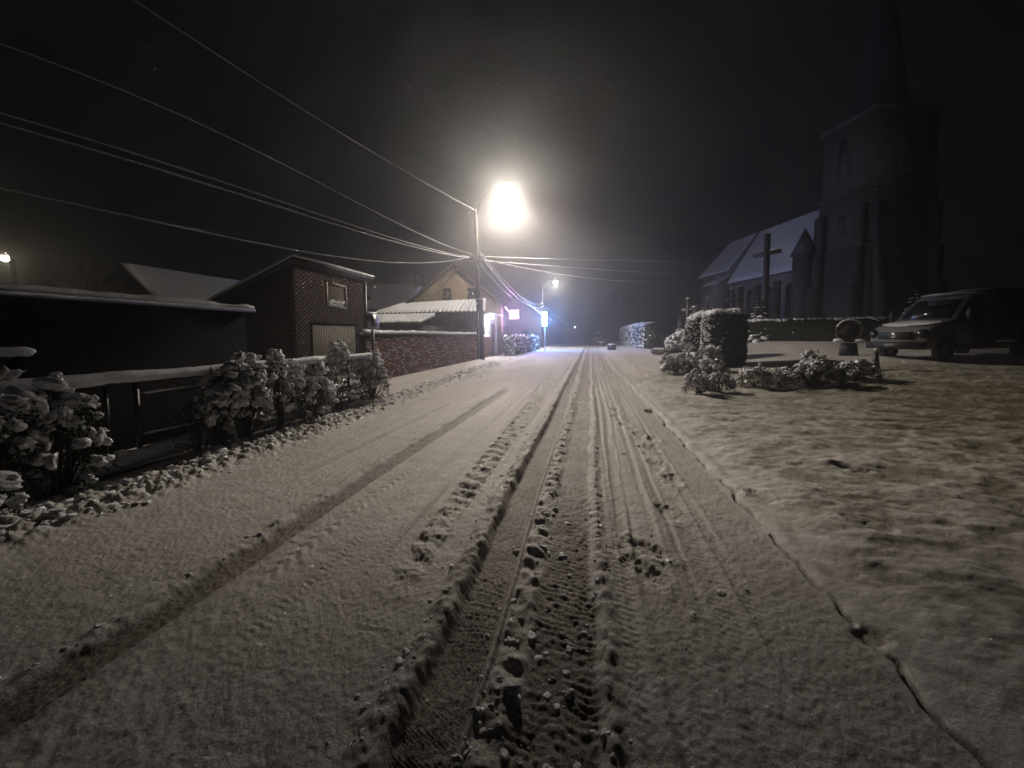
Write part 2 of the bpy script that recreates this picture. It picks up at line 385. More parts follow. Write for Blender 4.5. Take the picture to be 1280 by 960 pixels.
# ------------------------------------------------------------------ ground
def build_ground():
    az0 = math.pi / 2 + R(11.1)
    half = R(61)
    th = np.concatenate([np.linspace(-half, half, 1040), np.linspace(half, 2 * math.pi - half, 60)[1:]])
    th = np.concatenate([th[:-1], [2 * math.pi - half]])
    r = [0.03, .2, .4, .6, .8, 1.0, 1.15]
    while r[-1] < 11: r.append(r[-1] * 1.0047)
    while r[-1] < 175: r.append(r[-1] * 1.0125)
    r = np.array(r); nt, nr = len(th), len(r)
    T, Rr = np.meshgrid(az0 - th, r)
    X = Rr * np.cos(T); Y = Rr * np.sin(T)
    X[:, -1] = X[:, 0]; Y[:, -1] = Y[:, 0]
    Z, wear, grass = terrain(X, Y)
    i = np.arange(nr - 1)[:, None] * nt; j = np.arange(nt - 1)[None]
    F = np.stack([i + j, i + nt + j, i + nt + j + 1, i + j + 1], -1).reshape(-1, 4)
    cx = X.ravel()[F].mean(1); cy = Y.ravel()[F].mean(1)
    V = np.stack([X, Y, Z], -1).reshape(-1, 3)
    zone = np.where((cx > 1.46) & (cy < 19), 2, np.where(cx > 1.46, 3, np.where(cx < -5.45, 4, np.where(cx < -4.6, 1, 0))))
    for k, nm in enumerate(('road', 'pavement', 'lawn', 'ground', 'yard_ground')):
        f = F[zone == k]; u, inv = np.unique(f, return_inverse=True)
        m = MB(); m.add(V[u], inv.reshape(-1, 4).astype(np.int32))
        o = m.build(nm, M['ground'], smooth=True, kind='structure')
        for an, arr in (('wear', wear), ('grass', grass)):  # grass: real tufts plus the painted dimming to the right
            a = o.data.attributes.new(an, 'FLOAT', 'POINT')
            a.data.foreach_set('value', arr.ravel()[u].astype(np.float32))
    # centre disc under the camera
    m = MB(); a = np.linspace(0, 2 * np.pi, 13)[:-1]
    m.add(np.c_[.035 * np.cos(a), .035 * np.sin(a), np.full(12, float(Z[0].mean()))], [tuple(range(12))]); m.build('ground', M['ground'], kind='structure')
build_ground()

def clods():
    m = MB(); rn = np.random.default_rng(8)
    pts = []
    for _ in range(1700):    # ploughed bank
        y = 1.2 + 21 * rn.random() ** 1.5; x = -4.75 - .35 * min(1, max(0, (y - 5) / 15)) + rn.normal() * .22
        pts.append((x, y, .010 + .034 * rn.random() ** 2.5))
    for _ in range(160):     # clods thrown between the ruts
        y = 1.3 + 3.2 * rn.random() ** 1.5; x = -.40 + rn.normal() * .07 if rn.random() < .6 else -.14 + rn.normal() * .13
        pts.append((x, y, .005 + .020 * rn.random() ** 3))
    for _ in range(420):
        y = 1.3 + 15 * rn.random() ** 1.6; x = rn.choice([-.98, -.9, -.9, .08, -2.66]) + rn.normal() * .04
        pts.append((x, y, .004 + .014 * rn.random() ** 3))
    for _ in range(60):
        y = 2 + 9 * rn.random(); x = .7 + rn.normal() * .22
        pts.append((x, y, .006 + .016 * rn.random() ** 2))
    A = np.array(pts); z = terrain(A[:, 0], A[:, 1])[0]
    for (x, y, s), h in zip(pts, z):
        s *= .8; m.blob((x, y, h + s * .02), (s * (1 + .8 * rn.random()), s * (1 + .8 * rn.random()), s * (.5 + .4 * rn.random())), 2 if y < 5 else 1, .75, freq=2.4)
    m.build('snow_clods', M['snow'], smooth=True, kind='stuff', label='loose clods of snow thrown up along the ruts and the ploughed edge', cat='snow')
clods()

def grass():
    rn = np.random.default_rng(3); n = 26000
    Y = .6 + 12 * rn.random(n) ** 1.3; X = 1.62 + 9 * rn.random(n)
    z, w, g = terrain(X, Y); k = rn.random(n) < (g - .22) * 1.5; X, Y, z = X[k], Y[k], z[k]; n = len(X)
    a = rn.random(n) * 6.28; h = .012 + .028 * rn.random(n); w = .0012 + .0014 * rn.random(n)
    C = np.stack([X, Y, z - .004], 1); s = np.stack([np.cos(a), np.sin(a), a * 0], 1) * w[:, None]; l = np.stack([rn.normal(size=n) * .5, rn.normal(size=n) * .5, np.ones(n)], 1) * h[:, None]
    V = np.stack([C - s, C + s, C + l], 1).reshape(-1, 3); m = MB(); m.add(V, np.arange(3 * n).reshape(-1, 3).astype(np.int32))
    m.build('grass', M['straw'], kind='stuff', label='yellowed grass tips poking through thin snow on the lawn', cat='grass')
M['straw'] = simple('yellowed grass', (.26, .24, .10), (.10, .11, .04), 3, .8, 0)
grass()

# ------------------------------------------------------------------ plants
def shrub(name, label, group, base, rad, h, nclus, leaf, snow=1.25, drape=0, seed=1, lean=(0, 0), sub=2, stems=True, dens=12, cat='shrub', bl=1.0):
    """Evergreen shrub: stems, drooping leaf clusters, a lump of snow on most of them."""
    rn = np.random.default_rng(seed)
    t = empty(name, (base[0], base[1], base[2]), label, cat, group)
    fo, sn, st = MB(), MB(), MB()
    leaf_s = leaf * .52; dens = int(dens * 1.7)
    for k in range(nclus):
        a = rn.random() * 2 * np.pi; outer = rn.random() < .72
        el = math.asin(min(1, rn.random() ** .8)) if outer else rn.random() * 1.3
        q = 1.0 if outer else .3 + .55 * rn.random(); u = math.sin(el)
        ir = .80 + .35 * float(vn(np.array([a * 1.3]), np.array([el * 2.5]), seed)[0])
        c = np.array([rad[0] * q * ir * math.cos(el) ** .7 * math.cos(a) + lean[0] * u, rad[1] * q * ir * math.cos(el) ** .7 * math.sin(a) + lean[1] * u, h * (.10 + (.9 * ir if outer else .7) * u)])
        out = np.array([math.cos(a), math.sin(a), .0])
        if stems and k % 3 == 0:
            b0 = np.array([c[0] * .15, c[1] * .15, 0]); md = (b0 + c) / 2 + np.array([rn.normal() * .05, rn.normal() * .05, .05 * h])
            st.tube([b0, (b0 + md) / 2, md, (md + c) / 2 + [0, 0, .01], c], [leaf * .13, leaf * .11, leaf * .09, leaf * .07, leaf * .04], 5, False)
        n = dens
        C = c + rn.normal(size=(n, 3)) * leaf * .5 - [0, 0, leaf * .25]
        D = rn.normal(size=(n, 3)) * .6 + out * .6 + np.array([0, 0, -.75])
        fo.leaves(C, D, leaf_s * (.5 + 1.0 * rn.random(n)), .34)
        if rn.random() < snow * (.42 + .75 * u) and (outer or u > .6):
            for j in range(1 + int(rn.random() * 2.6)):
                s = leaf * (.42 + .5 * rn.random()) * bl * (1 if j == 0 else .62)
                d = out + np.array([0, 0, -.15 - .75 * rn.random() * (1 - .6 * u)]) + rn.normal(size=3) * .35; d /= np.linalg.norm(d)
                sd = np.cross(d, [0, 0, 1.]); sd /= np.linalg.norm(sd) + 1e-6; up = np.cross(sd, d)
                o = rn.normal(size=3) * leaf * (.15 if j == 0 else .5)
                sn.blob(c + o + np.array([0, 0, leaf * .22]) + d * s * .3, (s * (.85 + .6 * rn.random()), s * (.62 + .35 * rn.random()), s * (.55 + .3 * rn.random())), sub, .72, np.stack([d, sd, up], 1), 2.7)
    if stems: st.build('stem', M['bark'], t, True, 'stuff')
    fo.build('foliage', M['leaf'], t, kind='stuff')
    if snow > 0: sn.build('snow', M['snow'], t, True, 'stuff')
    return t

def hedge(name, label, corners, z0, z1, seed, group=None, top_snow=1.0, side_snow=.3, lit=(-1, 0), rounded=.12, dens=90, leaf=.07, cat='hedge', blob=.09):
    """Clipped hedge: corners = (x0,x1,y0,y1) in its own frame (no rotation)."""
    x0, x1, y0, y1 = corners; rn = np.random.default_rng(seed)
    cx, cy = (x0 + x1) / 2, (y0 + y1) / 2; w, d, h = x1 - x0, y1 - y0, z1 - z0
    t = empty(name, (cx, cy, z0), label, cat, group)
    core, fo, sn = MB(), MB(), MB()
    # core: bumpy rounded box
    V, F = ICO[3]; P = V / (np.abs(V) ** (1 / rounded * .6)).sum(1)[:, None] ** (rounded / .6)
    nz = vn(P[:, 0] * w * 2 + 5, (P[:, 1] * d + P[:, 2] * h) * 2 + 5, seed)
    P = P * (1 - .10 * nz[:, None])
    core.add(np.c_[P[:, 0] * w / 2, P[:, 1] * d / 2, P[:, 2] * h / 2 + h / 2], F); core.build('inner_branches', M['hedge'], t, False)
    def surf(n):
        A = np.array([w * d, w * h, w * h, d * h, d * h]); k = rn.choice(5, n, p=A / A.sum()); u = rn.random(n) * 2 - 1; v = rn.random(n) * 2 - 1
        p = np.zeros((n, 3)); nn = np.zeros((n, 3))
        for f, (a, b, c_, sg) in enumerate([(0, 1, 2, 1), (0, 2, 1, -1), (0, 2, 1, 1), (1, 2, 0, -1), (1, 2, 0, 1)]):
            q = k == f; p[q, a] = u[q]; p[q, b] = v[q]; p[q, c_] = sg; nn[q, c_] = sg
        # round the edges off
        e = 1 / rounded * .6
        L = (np.abs(p) ** e).sum(1) ** (1 / e); p = p / L[:, None]
        bumpy = vn(p[:, 0] * w * 1.7 + 3, (p[:, 1] * d + p[:, 2] * h) * 1.7 + 9, seed + 3)
        p = p * (1.02 - .07 * bumpy)[:, None]
        nn = nn + p * .5
        return np.c_[p[:, 0] * w / 2, p[:, 1] * d / 2, p[:, 2] * h / 2 + h / 2], nn
    area = w * d + 2 * w * h + 2 * d * h
    n = int(area * dens); C, nn = surf(n)
    fo.leaves(C - nn * leaf * .4, nn + rn.normal(size=(n, 3)) * .7 + [0, 0, .3], leaf * (.7 + .9 * rn.random(n)), .45)
    fo.build('foliage', M['hedge'], t, kind='stuff')
    n = int(area * dens * .36); C, nn = surf(n)
    for c, q in zip(C, nn):
        q = q / np.linalg.norm(q)
        p = top_snow if q[2] > .6 else side_snow * max(0, q[0] * lit[0] + q[1] * lit[1]) + .002
        if rn.random() < p:
            s = blob * (.5 + .8 * rn.random()) * (1 if q[2] > .6 else .7)
            tp = q[2] > .6; sn.blob(c + q * leaf * (.5 if tp else .2), (s * (1.7 if tp else 1), s * (1.7 if tp else 1), s * (.8 if tp else .9)), 1, .5)
    if sn.n: sn.build('snow', M['snow'], t, True, 'stuff')
    return t

def conifer(name, label, base, h, rad, seed, cat='tree', group=None):
    rn = np.random.default_rng(seed); t = empty(name, base, label, cat, group)
    B().tube([(0, 0, 0), (0, 0, h * .5), (0, 0, h * .96)], [h * .025, h * .018, h * .004], 7).build('trunk', M['bark'], t, True)
    fo, sn = MB(), MB(); L = int(9 + h * 2)
    for k in range(L):
        z = h * (.08 + .88 * k / L); rr = rad * (1 - k / L) * 1.02 + .04; nb = max(5, int(12 * (1 - k / L) + 4))
        for b in range(nb):
            a = rn.random() * 6.28; ln = rr * (.75 + .4 * rn.random()); d = np.array([math.cos(a), math.sin(a), -.35])
            tt = rn.random(14)[:, None] ** .6
            C = np.array([0, 0, z]) + d * ln * tt; D = d + rn.normal(size=(14, 3)) * .5
            fo.leaves(C, D, rad * .16, .3)
            if rn.random() < .75:
                sd = np.cross(d, [0, 0, 1.]); sd /= np.linalg.norm(sd)
                dn = d / np.linalg.norm(d)
                sn.blob(np.array([0, 0, z + .02 * h]) + d * ln * .72, (ln * .33, ln * .2, ln * .09), 1, .5, np.stack([dn, sd, np.cross(sd, dn)], 1))
    fo.build('foliage', M['hedge'], t, kind='stuff'); sn.build('snow', M['snow'], t, True, 'stuff'); return t

def bare_tree(name, label, base, h, seed, group=None, spread=.45):
    rn = np.random.default_rng(seed); t = empty(name, base, label, 'tree', group)
    tr, br = MB(), MB()
    tr.tube([(0, 0, 0), (.02 * h, 0, h * .2), (0, .02 * h, h * .42)], [h * .03, h * .023, h * .016], 8)
    def grow(p, d, ln, r, lv):
        q = p + d * ln * .5 + rn.normal(size=3) * ln * .06; e = p + d * ln
        br.tube([p, q, e], [r, r * .75, r * .5], 5 if lv < 2 else 3, False)
        if lv < 4:
            for _ in range(3 if lv < 3 else 4):
                dd = d + rn.normal(size=3) * spread * 1.2 + [0, 0, .12]; dd /= np.linalg.norm(dd)
                grow(p + d * ln * (.5 + .5 * rn.random()), dd, ln * (.55 + .2 * rn.random()), r * .5, lv + 1)
    for _ in range(6):
        d = rn.normal(size=3) * spread + [0, 0, 1.]; d /= np.linalg.norm(d)
        grow(np.array([0, 0, h * (.25 + .17 * rn.random())]), d, h * .3, h * .011, 0)
    tr.build('trunk', M['bark'], t, True); br.build('branches', M['bark'], t, False, 'stuff'); return t

def roll(pts, r, name='snow', parent=None, flat=.8, seed=0, seg=10, step=.06, mat_=None, amp=.22):
    """Roll of snow lying along a line."""
    P = np.array(pts, float); d = np.linalg.norm(np.diff(P, axis=0), axis=1); cum = np.r_[0, np.cumsum(d)]
    n = max(3, int(cum[-1] / step)); s = np.linspace(0, cum[-1], n); Q = np.stack([np.interp(s, cum, P[:, k]) for k in range(3)], 1)
    rr = r * (1 - amp / 2 + amp * fbm(s * 4.3 + seed * 9, s * 0, seed, 3)); rr[0] *= .55; rr[-1] *= .55
    Q[:, 2] += (fbm(s * 2.1, s * 0 + 3, seed + 4, 2) - .5) * r * .4
    m = MB(); m.tube(Q, rr, seg, True, .10)
    return m.build(name, mat_ or M['snow'], parent, True)

# ------------------------------------------------------------------ left: fence on its plinth
FX = -5.42
def fence():
    t = empty('garden_fence', (FX, 0, 0), 'low dark iron fence with thick snow on its top rail beside the pavement', 'fence')
    y0, y1 = -.6, 9.15
    B().rng(-.10, .10, y0, y1, -.05, .17).build('plinth', M['dark_stone'], t)
    roll([(.03, y0, .17), (.03, 3, .18), (.03, 6.6, .18), (.03, 7.6, .17)], .11, 'snow', t, seed=2, seg=12)
    def gp(a, b): return [y for y in (a, b)]
    ys = [-.4, .9, 2.1, 3.3, 3.86, 5.0, 6.1, 7.2, 8.2, 9.1]
    for y in ys: B().box((0, y, .58), (.045, .045, 1.10)).build('post', M['iron'], t)
    for z, w in ((1.10, .05), (.93, .03), (.42, .035), (.25, .03)):
        segs = [(y0, 3.3), (3.86, y1)] if z != 1.10 else [(y0, y1)]
        for a, b in segs:
            B().box((0, (a + b) / 2, z), (w, b - a, w)).build('rail', M['iron'], t)
            if z < 1: roll([(0, a + .05, z + .02), (0, b - .05, z + .02)], .022, 'snow', t, seed=int(z * 30 + a), seg=6)
    for y in (3.08, 3.55): B().box((0, y, .66), (.03, .03, .56 if y == 3.08 else .9)).build('baluster', M['iron'], t)
    roll([(0, y0, 1.155), (0, 3.0, 1.16), (0, 5.6, 1.16), (0, 9.2, 1.15)], .072, 'snow', t, seed=5, seg=14, step=.05, amp=.3)
    k = B(); 
    B().tube([(0, 7.8, .45), (0, 8.9, .95)], .015, 6).build('brace', M['iron'], t)
fence()
g = 'snow laden shrubs growing through the fence'
shrub('evergreen_shrub', 'nearest shrub at the far left end of the fence, large lumps of snow', g, (-5.25, 2.35, 0), (.40, .50, 0), 1.26, 150, .10, .70, seed=3, sub=2, dens=12)
shrub('evergreen_shrub', 'broad shrub heaped over the rail, left of the fence gap', g, (-5.3, 3.0, 0), (.32, .40, 0), 1.10, 95, .095, .72, seed=4, sub=2, dens=12)
shrub('evergreen_shrub', 'thin open bush of bare snowy twigs right of the fence gap', g, (-5.3, 4.5, 0), (.28, .42, 0), .98, 70, .085, .0, seed=5, dens=4)
shrub('evergreen_shrub', 'small sagging bush between the thin twiggy one and the pointed one', g, (-5.27, 4.78, 0), (.28, .30, 0), 1.05, 60, .095, .75, seed=15)
shrub('evergreen_shrub', 'dense bush with a pointed snow tip above the rail', g, (-5.28, 5.2, 0), (.34, .38, 0), 1.22, 85, .10, .8, seed=6)
shrub('evergreen_shrub', 'bush with a tall snowy shoot, middle of the fence', g, (-5.25, 5.95, 0), (.34, .40, 0), 1.30, 85, .10, .8, seed=7)
shrub('evergreen_shrub', 'low bush leaning out over the plinth below the garage door', g, (-5.2, 6.7, 0), (.36, .36, 0), 1.05, 70, .10, .85, seed=8)
shrub('evergreen_shrub', 'open bush with snowy shoots in front of the cream garage door', g, (-5.3, 7.6, 0), (.28, .45, 0), 1.38, 65, .10, .75, seed=9, dens=9)
shrub('evergreen_shrub', 'rounded shrub closing the right end of the fence', g, (-5.22, 8.85, 0), (.36, .36, 0), 1.18, 95, .10, .85, seed=10)
def shoot(x, y, pts, label):
    t = empty('snowy_branch', (x, y, 0), label, 'branch')
    B().tube([(a, b, c) for a, b, c in pts], .014, 6).build('stem', M['bark'], t, True)
    roll([(a, b, c + .02) for a, b, c in pts], .035, 'snow', t, seed=3, seg=8)
shoot(-5.2, 4.9, [(0, 0, .55), (.08, -.05, .33), (.2, -.12, .15), (.42, -.15, .06)], 'snowy branch bending from the bush down over the pavement edge')
# gate post and crossbar behind the nearest shrub
t = empty('gate_beam', (-5.9, 2.75, 0), 'dark post with a snow covered crossbar behind the nearest shrub', 'gate')
B().box((0, .35, .72), (.09, .09, 1.5)).build('post', M['black_wood'], t)
B().box((0, -.25, 1.44), (.08, 1.5, .07)).build('beam', M['black_wood'], t)
roll([(0, -1.0, 1.49), (0, .5, 1.49)], .06, 'snow', t, seed=9)

# ------------------------------------------------------------------ bricks
def bricks(mb, p0, ux, L, H, n, z0=0, holes=(), bw=.22, bh=.065, j=.011, depth=.02, top=None, seed=0, snow=None, sp=.0):
    """Courses of proud bricks on the face that starts at p0, runs L along ux, faces n."""
    rn = np.random.default_rng(seed); ux = np.array(ux, float); n = np.array(n, float); rows = int(H / (bh + j))
    V = []; 
    for r_ in range(rows):
        z = z0 + r_ * (bh + j); off = -(bw + j) / 2 if r_ % 2 else 0
        k = 0
        while True:
            a = max(0, off + k * (bw + j)); b = min(L, off + k * (bw + j) + bw); k += 1
            if a >= L: break
            if b - a < .03: continue
            if top is not None and z + bh > top((a + b) / 2): continue
            if any(b > h0 and a < h1 and z + bh > g0 and z < g1 for h0, h1, g0, g1 in holes): continue
            pr = depth * (.5 + .6 * rn.random()); A = np.array(p0) + ux * a; Bq = np.array(p0) + ux * b
            for q in (A, Bq): 
                for zz in (z, z + bh): V.append((*(q[:2]), zz)); 
            for q in (A, Bq):
                for zz in (z, z + bh): V.append((*(q[:2] + n[:2] * pr), zz))
            if snow is not None and rn.random() < sp:
                c = (A + Bq) / 2 + n * pr
                snow.box((c[0], c[1], z + bh + .006), (abs(ux[0]) * (b - a) * .8 + .02 * abs(n[0]) + .012, abs(ux[1]) * (b - a) * .8 + .02 * abs(n[1]) + .012, .014))
    V = np.array(V); nb = len(V) // 8; o = (np.arange(nb) * 8)[:, None, None]
    F = np.array([(4, 6, 7, 5), (0, 4, 5, 1), (2, 3, 7, 6), (1, 5, 7, 3), (0, 2, 6, 4)])[None] + o
    mb.add(V, F.reshape(-1, 4))

# garden wall
t = empty('garden_wall', (-7.0, 12, 0), 'red brick garden wall with snow on its coping, along the pavement', 'wall')
B().rng(-.22, 0, -.45, 12.4, -.1, 1.66).build('wall', M['mortar'], t)
bb, ss = MB(), MB()
bricks(bb, (0, -.45, 0), (0, 1, 0), 12.85, 1.64, (1, 0, 0), snow=ss, sp=.30, seed=2)
bb.build('brick', M['brick'], t, kind='stuff'); ss.build('snow', M['snow'], t, kind='stuff')
B().rng(-.27, .06, -.47, 12.42, 1.662, 1.72).build('coping', M['dark_stone'], t)
roll([(-.1, -.5, 1.75), (-.1, 6, 1.75), (-.1, 12.45, 1.75)], .11, 'snow', t, seed=11, step=.12)
t = empty('brick_pier', (-7.02, 25.6, 0), 'short red brick wall between the utility pole and the shop', 'wall')
B().rng(-.22, 0, -.75, 2.2, -.1, 1.55).build('wall', M['mortar'], t)
bb = MB(); bricks(bb, (0, -.75, 0), (0, 1, 0), 2.95, 1.53, (1, 0, 0), seed=4); bb.build('brick', M['brick'], t, kind='stuff')
roll([(-.1, -.75, 1.6), (-.1, 2.2, 1.6)], .11, 'snow', t, seed=12, step=.12)

# utility box on a post next to the garage
t = empty('utility_cabinet', (-6.72, 11.55, 0), 'grey metal box on a post between garage and garden wall', 'cabinet')
B().tube([(0, 0, -.1), (0, 0, 1.95)], .045, 8).build('post', M['steel'], t, True)
B().box((0, 0, 2.1), (.16, .52, .42)).build('box', M['steel'], t)
B().box((.085, 0, 2.1), (.012, .42, .33)).build('door', M['iron'], t)
roll([(0, -.28, 2.34), (0, .28, 2.34)], .06, 'snow', t, seed=3)

# ------------------------------------------------------------------ brick garage
GX, GY0, GY1 = -10.4, 12.65, 17.4
t = empty('brick_garage', (GX, GY0, 0), 'tall brown brick garage with sloping snowy roof and cream door', 'garage')
L_ = GY1 - GY0
def gtop(x): return 4.25 + x * .40       # roof height going west (x negative)
B().prism([(-7, 0), (0, 0), (0, gtop(0)), (-7, gtop(-7))], 1, .0, L_).build('wall', M['mortar'], t)
bb = MB()
hol = [(.82, 3.72, -1, 2.13), (1.8, 3.15, 2.85, 3.85)]
bricks(bb, (0, 0, 0), (0, 1, 0), L_, 4.2, (1, 0, 0), holes=hol, seed=5)
bricks(bb, (-7, 0, 0), (1, 0, 0), 7, 4.2, (0, -1, 0), seed=6, top=lambda a: gtop(a - 7) - .05)
bb.build('brick', M['brick_dark'], t, kind='stuff')
r_ = B().prism([(-7.3, gtop(-7.3)), (.25, gtop(.25)), (.25, gtop(.25) + .12), (-7.3, gtop(-7.3) + .12)], 1, -.25, L_ + .25).build('roof', M['slate'], t)
sv = MB()
nx, ny = 40, 30; gx = np.linspace(-7.3, .30, nx); gy = np.linspace(-.29, L_ + .29, ny); A_, B_ = np.meshgrid(gx, gy)
hz = gtop(A_) + .122 + .13 * np.minimum(1, np.minimum((.30 - A_) / .08 + .25, np.minimum((B_ + .29), (L_ + .29 - B_)) / .08 + .25)) + .03 * fbm(A_ * 3, B_ * 3, 4)
ii = np.arange(ny - 1)[:, None] * nx; jj = np.arange(nx - 1)[None]; F_ = np.stack([ii + jj, ii + jj + 1, ii + nx + jj + 1, ii + nx + jj], -1).reshape(-1, 4)
sv.add(np.stack([A_, B_, hz], -1).reshape(-1, 3), F_.astype(np.int32)); sv.prism([(-7.3, gtop(-7.3) + .1), (.30, gtop(.30) + .1), (.30, gtop(.30) + .16), (-7.3, gtop(-7.3) + .16)], 1, -.29, L_ + .29)
sv.build('snow', M['roof_snow'], r_, True)
d_ = B().rng(-.05, .02, .86, 3.70, 0, 2.11).build('garage_door', M['door'], t)
rb = MB()
for k in range(28): rb.rng(.02, .035, .90 + k * .1, .94 + k * .1, .02, 2.08)
rb.build('rib', M['door'], d_, kind='stuff')
B().rng(-.02, .045, .78, .855, 0, 2.2).rng(-.02, .045, 3.705, 3.78, 0, 2.2).rng(-.02, .045, .858, 3.70, 2.115, 2.2).build('door_frame', M['black_wood'], t)
w_ = B().rng(-.02, .04, 1.80, 1.88, 2.86, 3.84).rng(-.02, .04, 3.07, 3.15, 2.86, 3.84).rng(-.02, .038, 1.882, 3.068, 2.86, 2.93).rng(-.02, .038, 1.882, 3.068, 3.77, 3.84).build('window', M['door'], t)
B().rng(-.03, -.01, 1.88, 3.07, 2.93, 3.77).build('pane', simple('pane with painted reflection', (.20, .17, .11), (.05, .045, .035), 1.7, .25, 0), w_)  # yellowish reflection painted into the pane colour
s_ = MB()
for k in range(9): s_.blob((.02, 2.0 + .11 * k, 2.99 + .05 * (k % 3)), (.05, .12, .09 + .02 * (k % 2)), 2, .5)
s_.build('snow', M['snow'], w_, True)
B().tube([(.06, 4.6, .1), (.06, 4.6, 4.1)], .05, 8).build('drainpipe', M['steel'], t, True)

# long dark shed
t = empty('dark_shed', (-6.4, -5, 0), 'long low black shed behind the fence, thin snow along its eave', 'shed')
B().prism([(-5, 0), (0, 0), (0, 2.1), (-5, 2.35)], 1, -3, 11.5).build('wall', M['black_wood'], t)
r_ = B().prism([(-5.2, 2.36), (.14, 2.10), (.14, 2.16), (-5.2, 2.42)], 1, -3.1, 11.6).build('roof', M['slate'], t)
roll([(.09, -3, 2.19), (.08, 3, 2.20), (.08, 9, 2.20), (.09, 11.6, 2.19)], .045, 'snow', r_, seed=8, step=.10, amp=.9)

# small ledge with snow near the garage foot
t = empty('garden_bench', (-9.0, 8.6, 0), 'low dark bench with a line of snow below the brick garage', 'bench')
B().rng(-.18, .18, -.6, .6, .72, .76).build('seat', M['black_wood'], t)
for y in (-.5, .5): B().rng(-.16, .16, y - .03, y + .03, 0, .718).build('leg', M['black_wood'], t)
roll([(0, -.6, .79), (0, .6, .79)], .05, 'snow', t, seed=2)

# ------------------------------------------------------------------ generic gable house (ridge along its local x)
def snow_sheet(quad, th, name, parent, nu=16, nv=8, seed=0, mt=None):
    """Layer of snow th thick on a quad (4 corners: eave a, eave b, ridge b, ridge a)."""
    q = [np.array(p, float) for p in quad]; u = np.linspace(0, 1, nu)[None, :, None]; v = np.linspace(0, 1, nv)[:, None, None]
    P = (q[0] * (1 - u) + q[1] * u) * (1 - v) + (q[3] * (1 - u) + q[2] * u) * v
    n = np.cross(q[1] - q[0], q[3] - q[0]); n /= np.linalg.norm(n); n = n if n[2] > 0 else -n
    e = np.minimum(1, np.minimum(np.minimum(u, 1 - u) * nu, v * nv) + .4)
    hgt = th * e * (.85 + .3 * fbm(P[..., 0:1] * 1.5 + P[..., 2:3], P[..., 1:2] * 1.5, seed))
    T_ = P + n * hgt; V = np.concatenate([T_.reshape(-1, 3), (P + n * .002).reshape(-1, 3)])
    i = np.arange(nv - 1)[:, None] * nu; j = np.arange(nu - 1)[None]; F = np.stack([i + j, i + j + 1, i + nu + j + 1, i + nu + j], -1).reshape(-1, 4)
    m = MB(); m.add(V, F.astype(np.int32)); off = nu * nv
    rim = [(k, k + off, k + 1 + off, k + 1) for k in range(nu - 1)] + [(k * nu, (k + 1) * nu, (k + 1) * nu + off, k * nu + off) for k in range(nv - 1)] + [(k * nu + nu - 1, k * nu + nu - 1 + off, (k + 1) * nu + nu - 1 + off, (k + 1) * nu + nu - 1) for k in range(nv - 1)]
    m.n = 0; base = m.n; m.V = [V]; m.n = len(V); m.L.append(np.array(rim).ravel()); m.T.append(np.full(len(rim), 4))
    return m.build(name, mt or M['roof_snow'], parent, True)

def gable(name, label, x0, x1, y0, y1, ze, zr, axis, wall, group=None, snow=.12, over=.3, cat='house'):
    t = empty(name, ((x0 + x1) / 2, (y0 + y1) / 2, 0), label, cat, group); w, d = (x1 - x0) / 2, (y1 - y0) / 2
    if axis == 'y':   # ridge along y, gable faces the camera
        B().prism([(-w, -.1), (w, -.1), (w, ze), (0, zr), (-w, ze)], 1, -d, d).build('wall', wall, t)
        sl = (zr - ze) / w
        for s in (-1, 1):
            e = s * (w + over); zo = ze - sl * over
            r = B().prism([(0, zr + .02), (e, zo + .02), (e, zo + .14), (0, zr + .14)], 1, -d - over, d + over).build('roof', M['slate'], t)
            snow_sheet([(e, -d - over + .1, zo + .145), (e, d + over - .1, zo + .145), (0, d + over - .1, zr + .145), (0, -d - over + .1, zr + .145)], snow, 'snow', r, 24, 8, 3)
    else:
        B().prism([(-d, -.1), (d, -.1), (d, ze), (0, zr), (-d, ze)], 0, -w, w).build('wall', wall, t)
        sl = (zr - ze) / d
        for s in (-1, 1):
            e = s * (d + over); zo = ze - sl * over
            r = B().prism([(0, zr + .02), (e, zo + .02), (e, zo + .14), (0, zr + .14)], 0, -w - over, w + over).build('roof', M['slate'], t)
            snow_sheet([(-w - over + .1, e, zo + .145), (w + over - .1, e, zo + .145), (w + over - .1, 0, zr + .145), (-w - over + .1, 0, zr + .145)], snow, 'snow', r, 24, 8, 5)
    return t
def window(parent, c, w, h, n='-y', frame=None, lit=None):
    """Window standing proud of a wall; c is its centre on the wall face."""
    s = {'-y': (0, -1), '+x': (1, 0), '-x': (-1, 0)}[n]; f = MB()
    def bx(u0, u1, z0, z1, d0, d1):
        if s[0] == 0: return (c[0] + u0, c[0] + u1, *sorted((c[1] + s[1] * d0, c[1] + s[1] * d1)), c[2] + z0, c[2] + z1)
        return (*sorted((c[0] + s[0] * d0, c[0] + s[0] * d1)), c[1] + u0, c[1] + u1, c[2] + z0, c[2] + z1)
    k = .06
    f.rng(*bx(-w / 2, -w / 2 + k, -h / 2, h / 2, -.02, .05)).rng(*bx(w / 2 - k, w / 2, -h / 2, h / 2, -.02, .05))
    f.rng(*bx(-w / 2 + k, w / 2 - k, h / 2 - k, h / 2, -.02, .047)).rng(*bx(-w / 2 + k, w / 2 - k, -h / 2, -h / 2 + k, -.02, .047)).rng(*bx(-.025, .025, -h / 2 + k, h / 2 - k, -.02, .043))
    o = f.build('window', frame or M['wood'], parent)
    B().rng(*bx(-w / 2 + k, w / 2 - k, -h / 2 + k, h / 2 - k, .003, .018)).build('pane', lit or M['glass'], o)
    B().rng(*bx(-w / 2 - .06, w / 2 + .06, -h / 2 - .07, -h / 2 - .005, 0, .12)).build('sill', M['stone'], o)
    return o

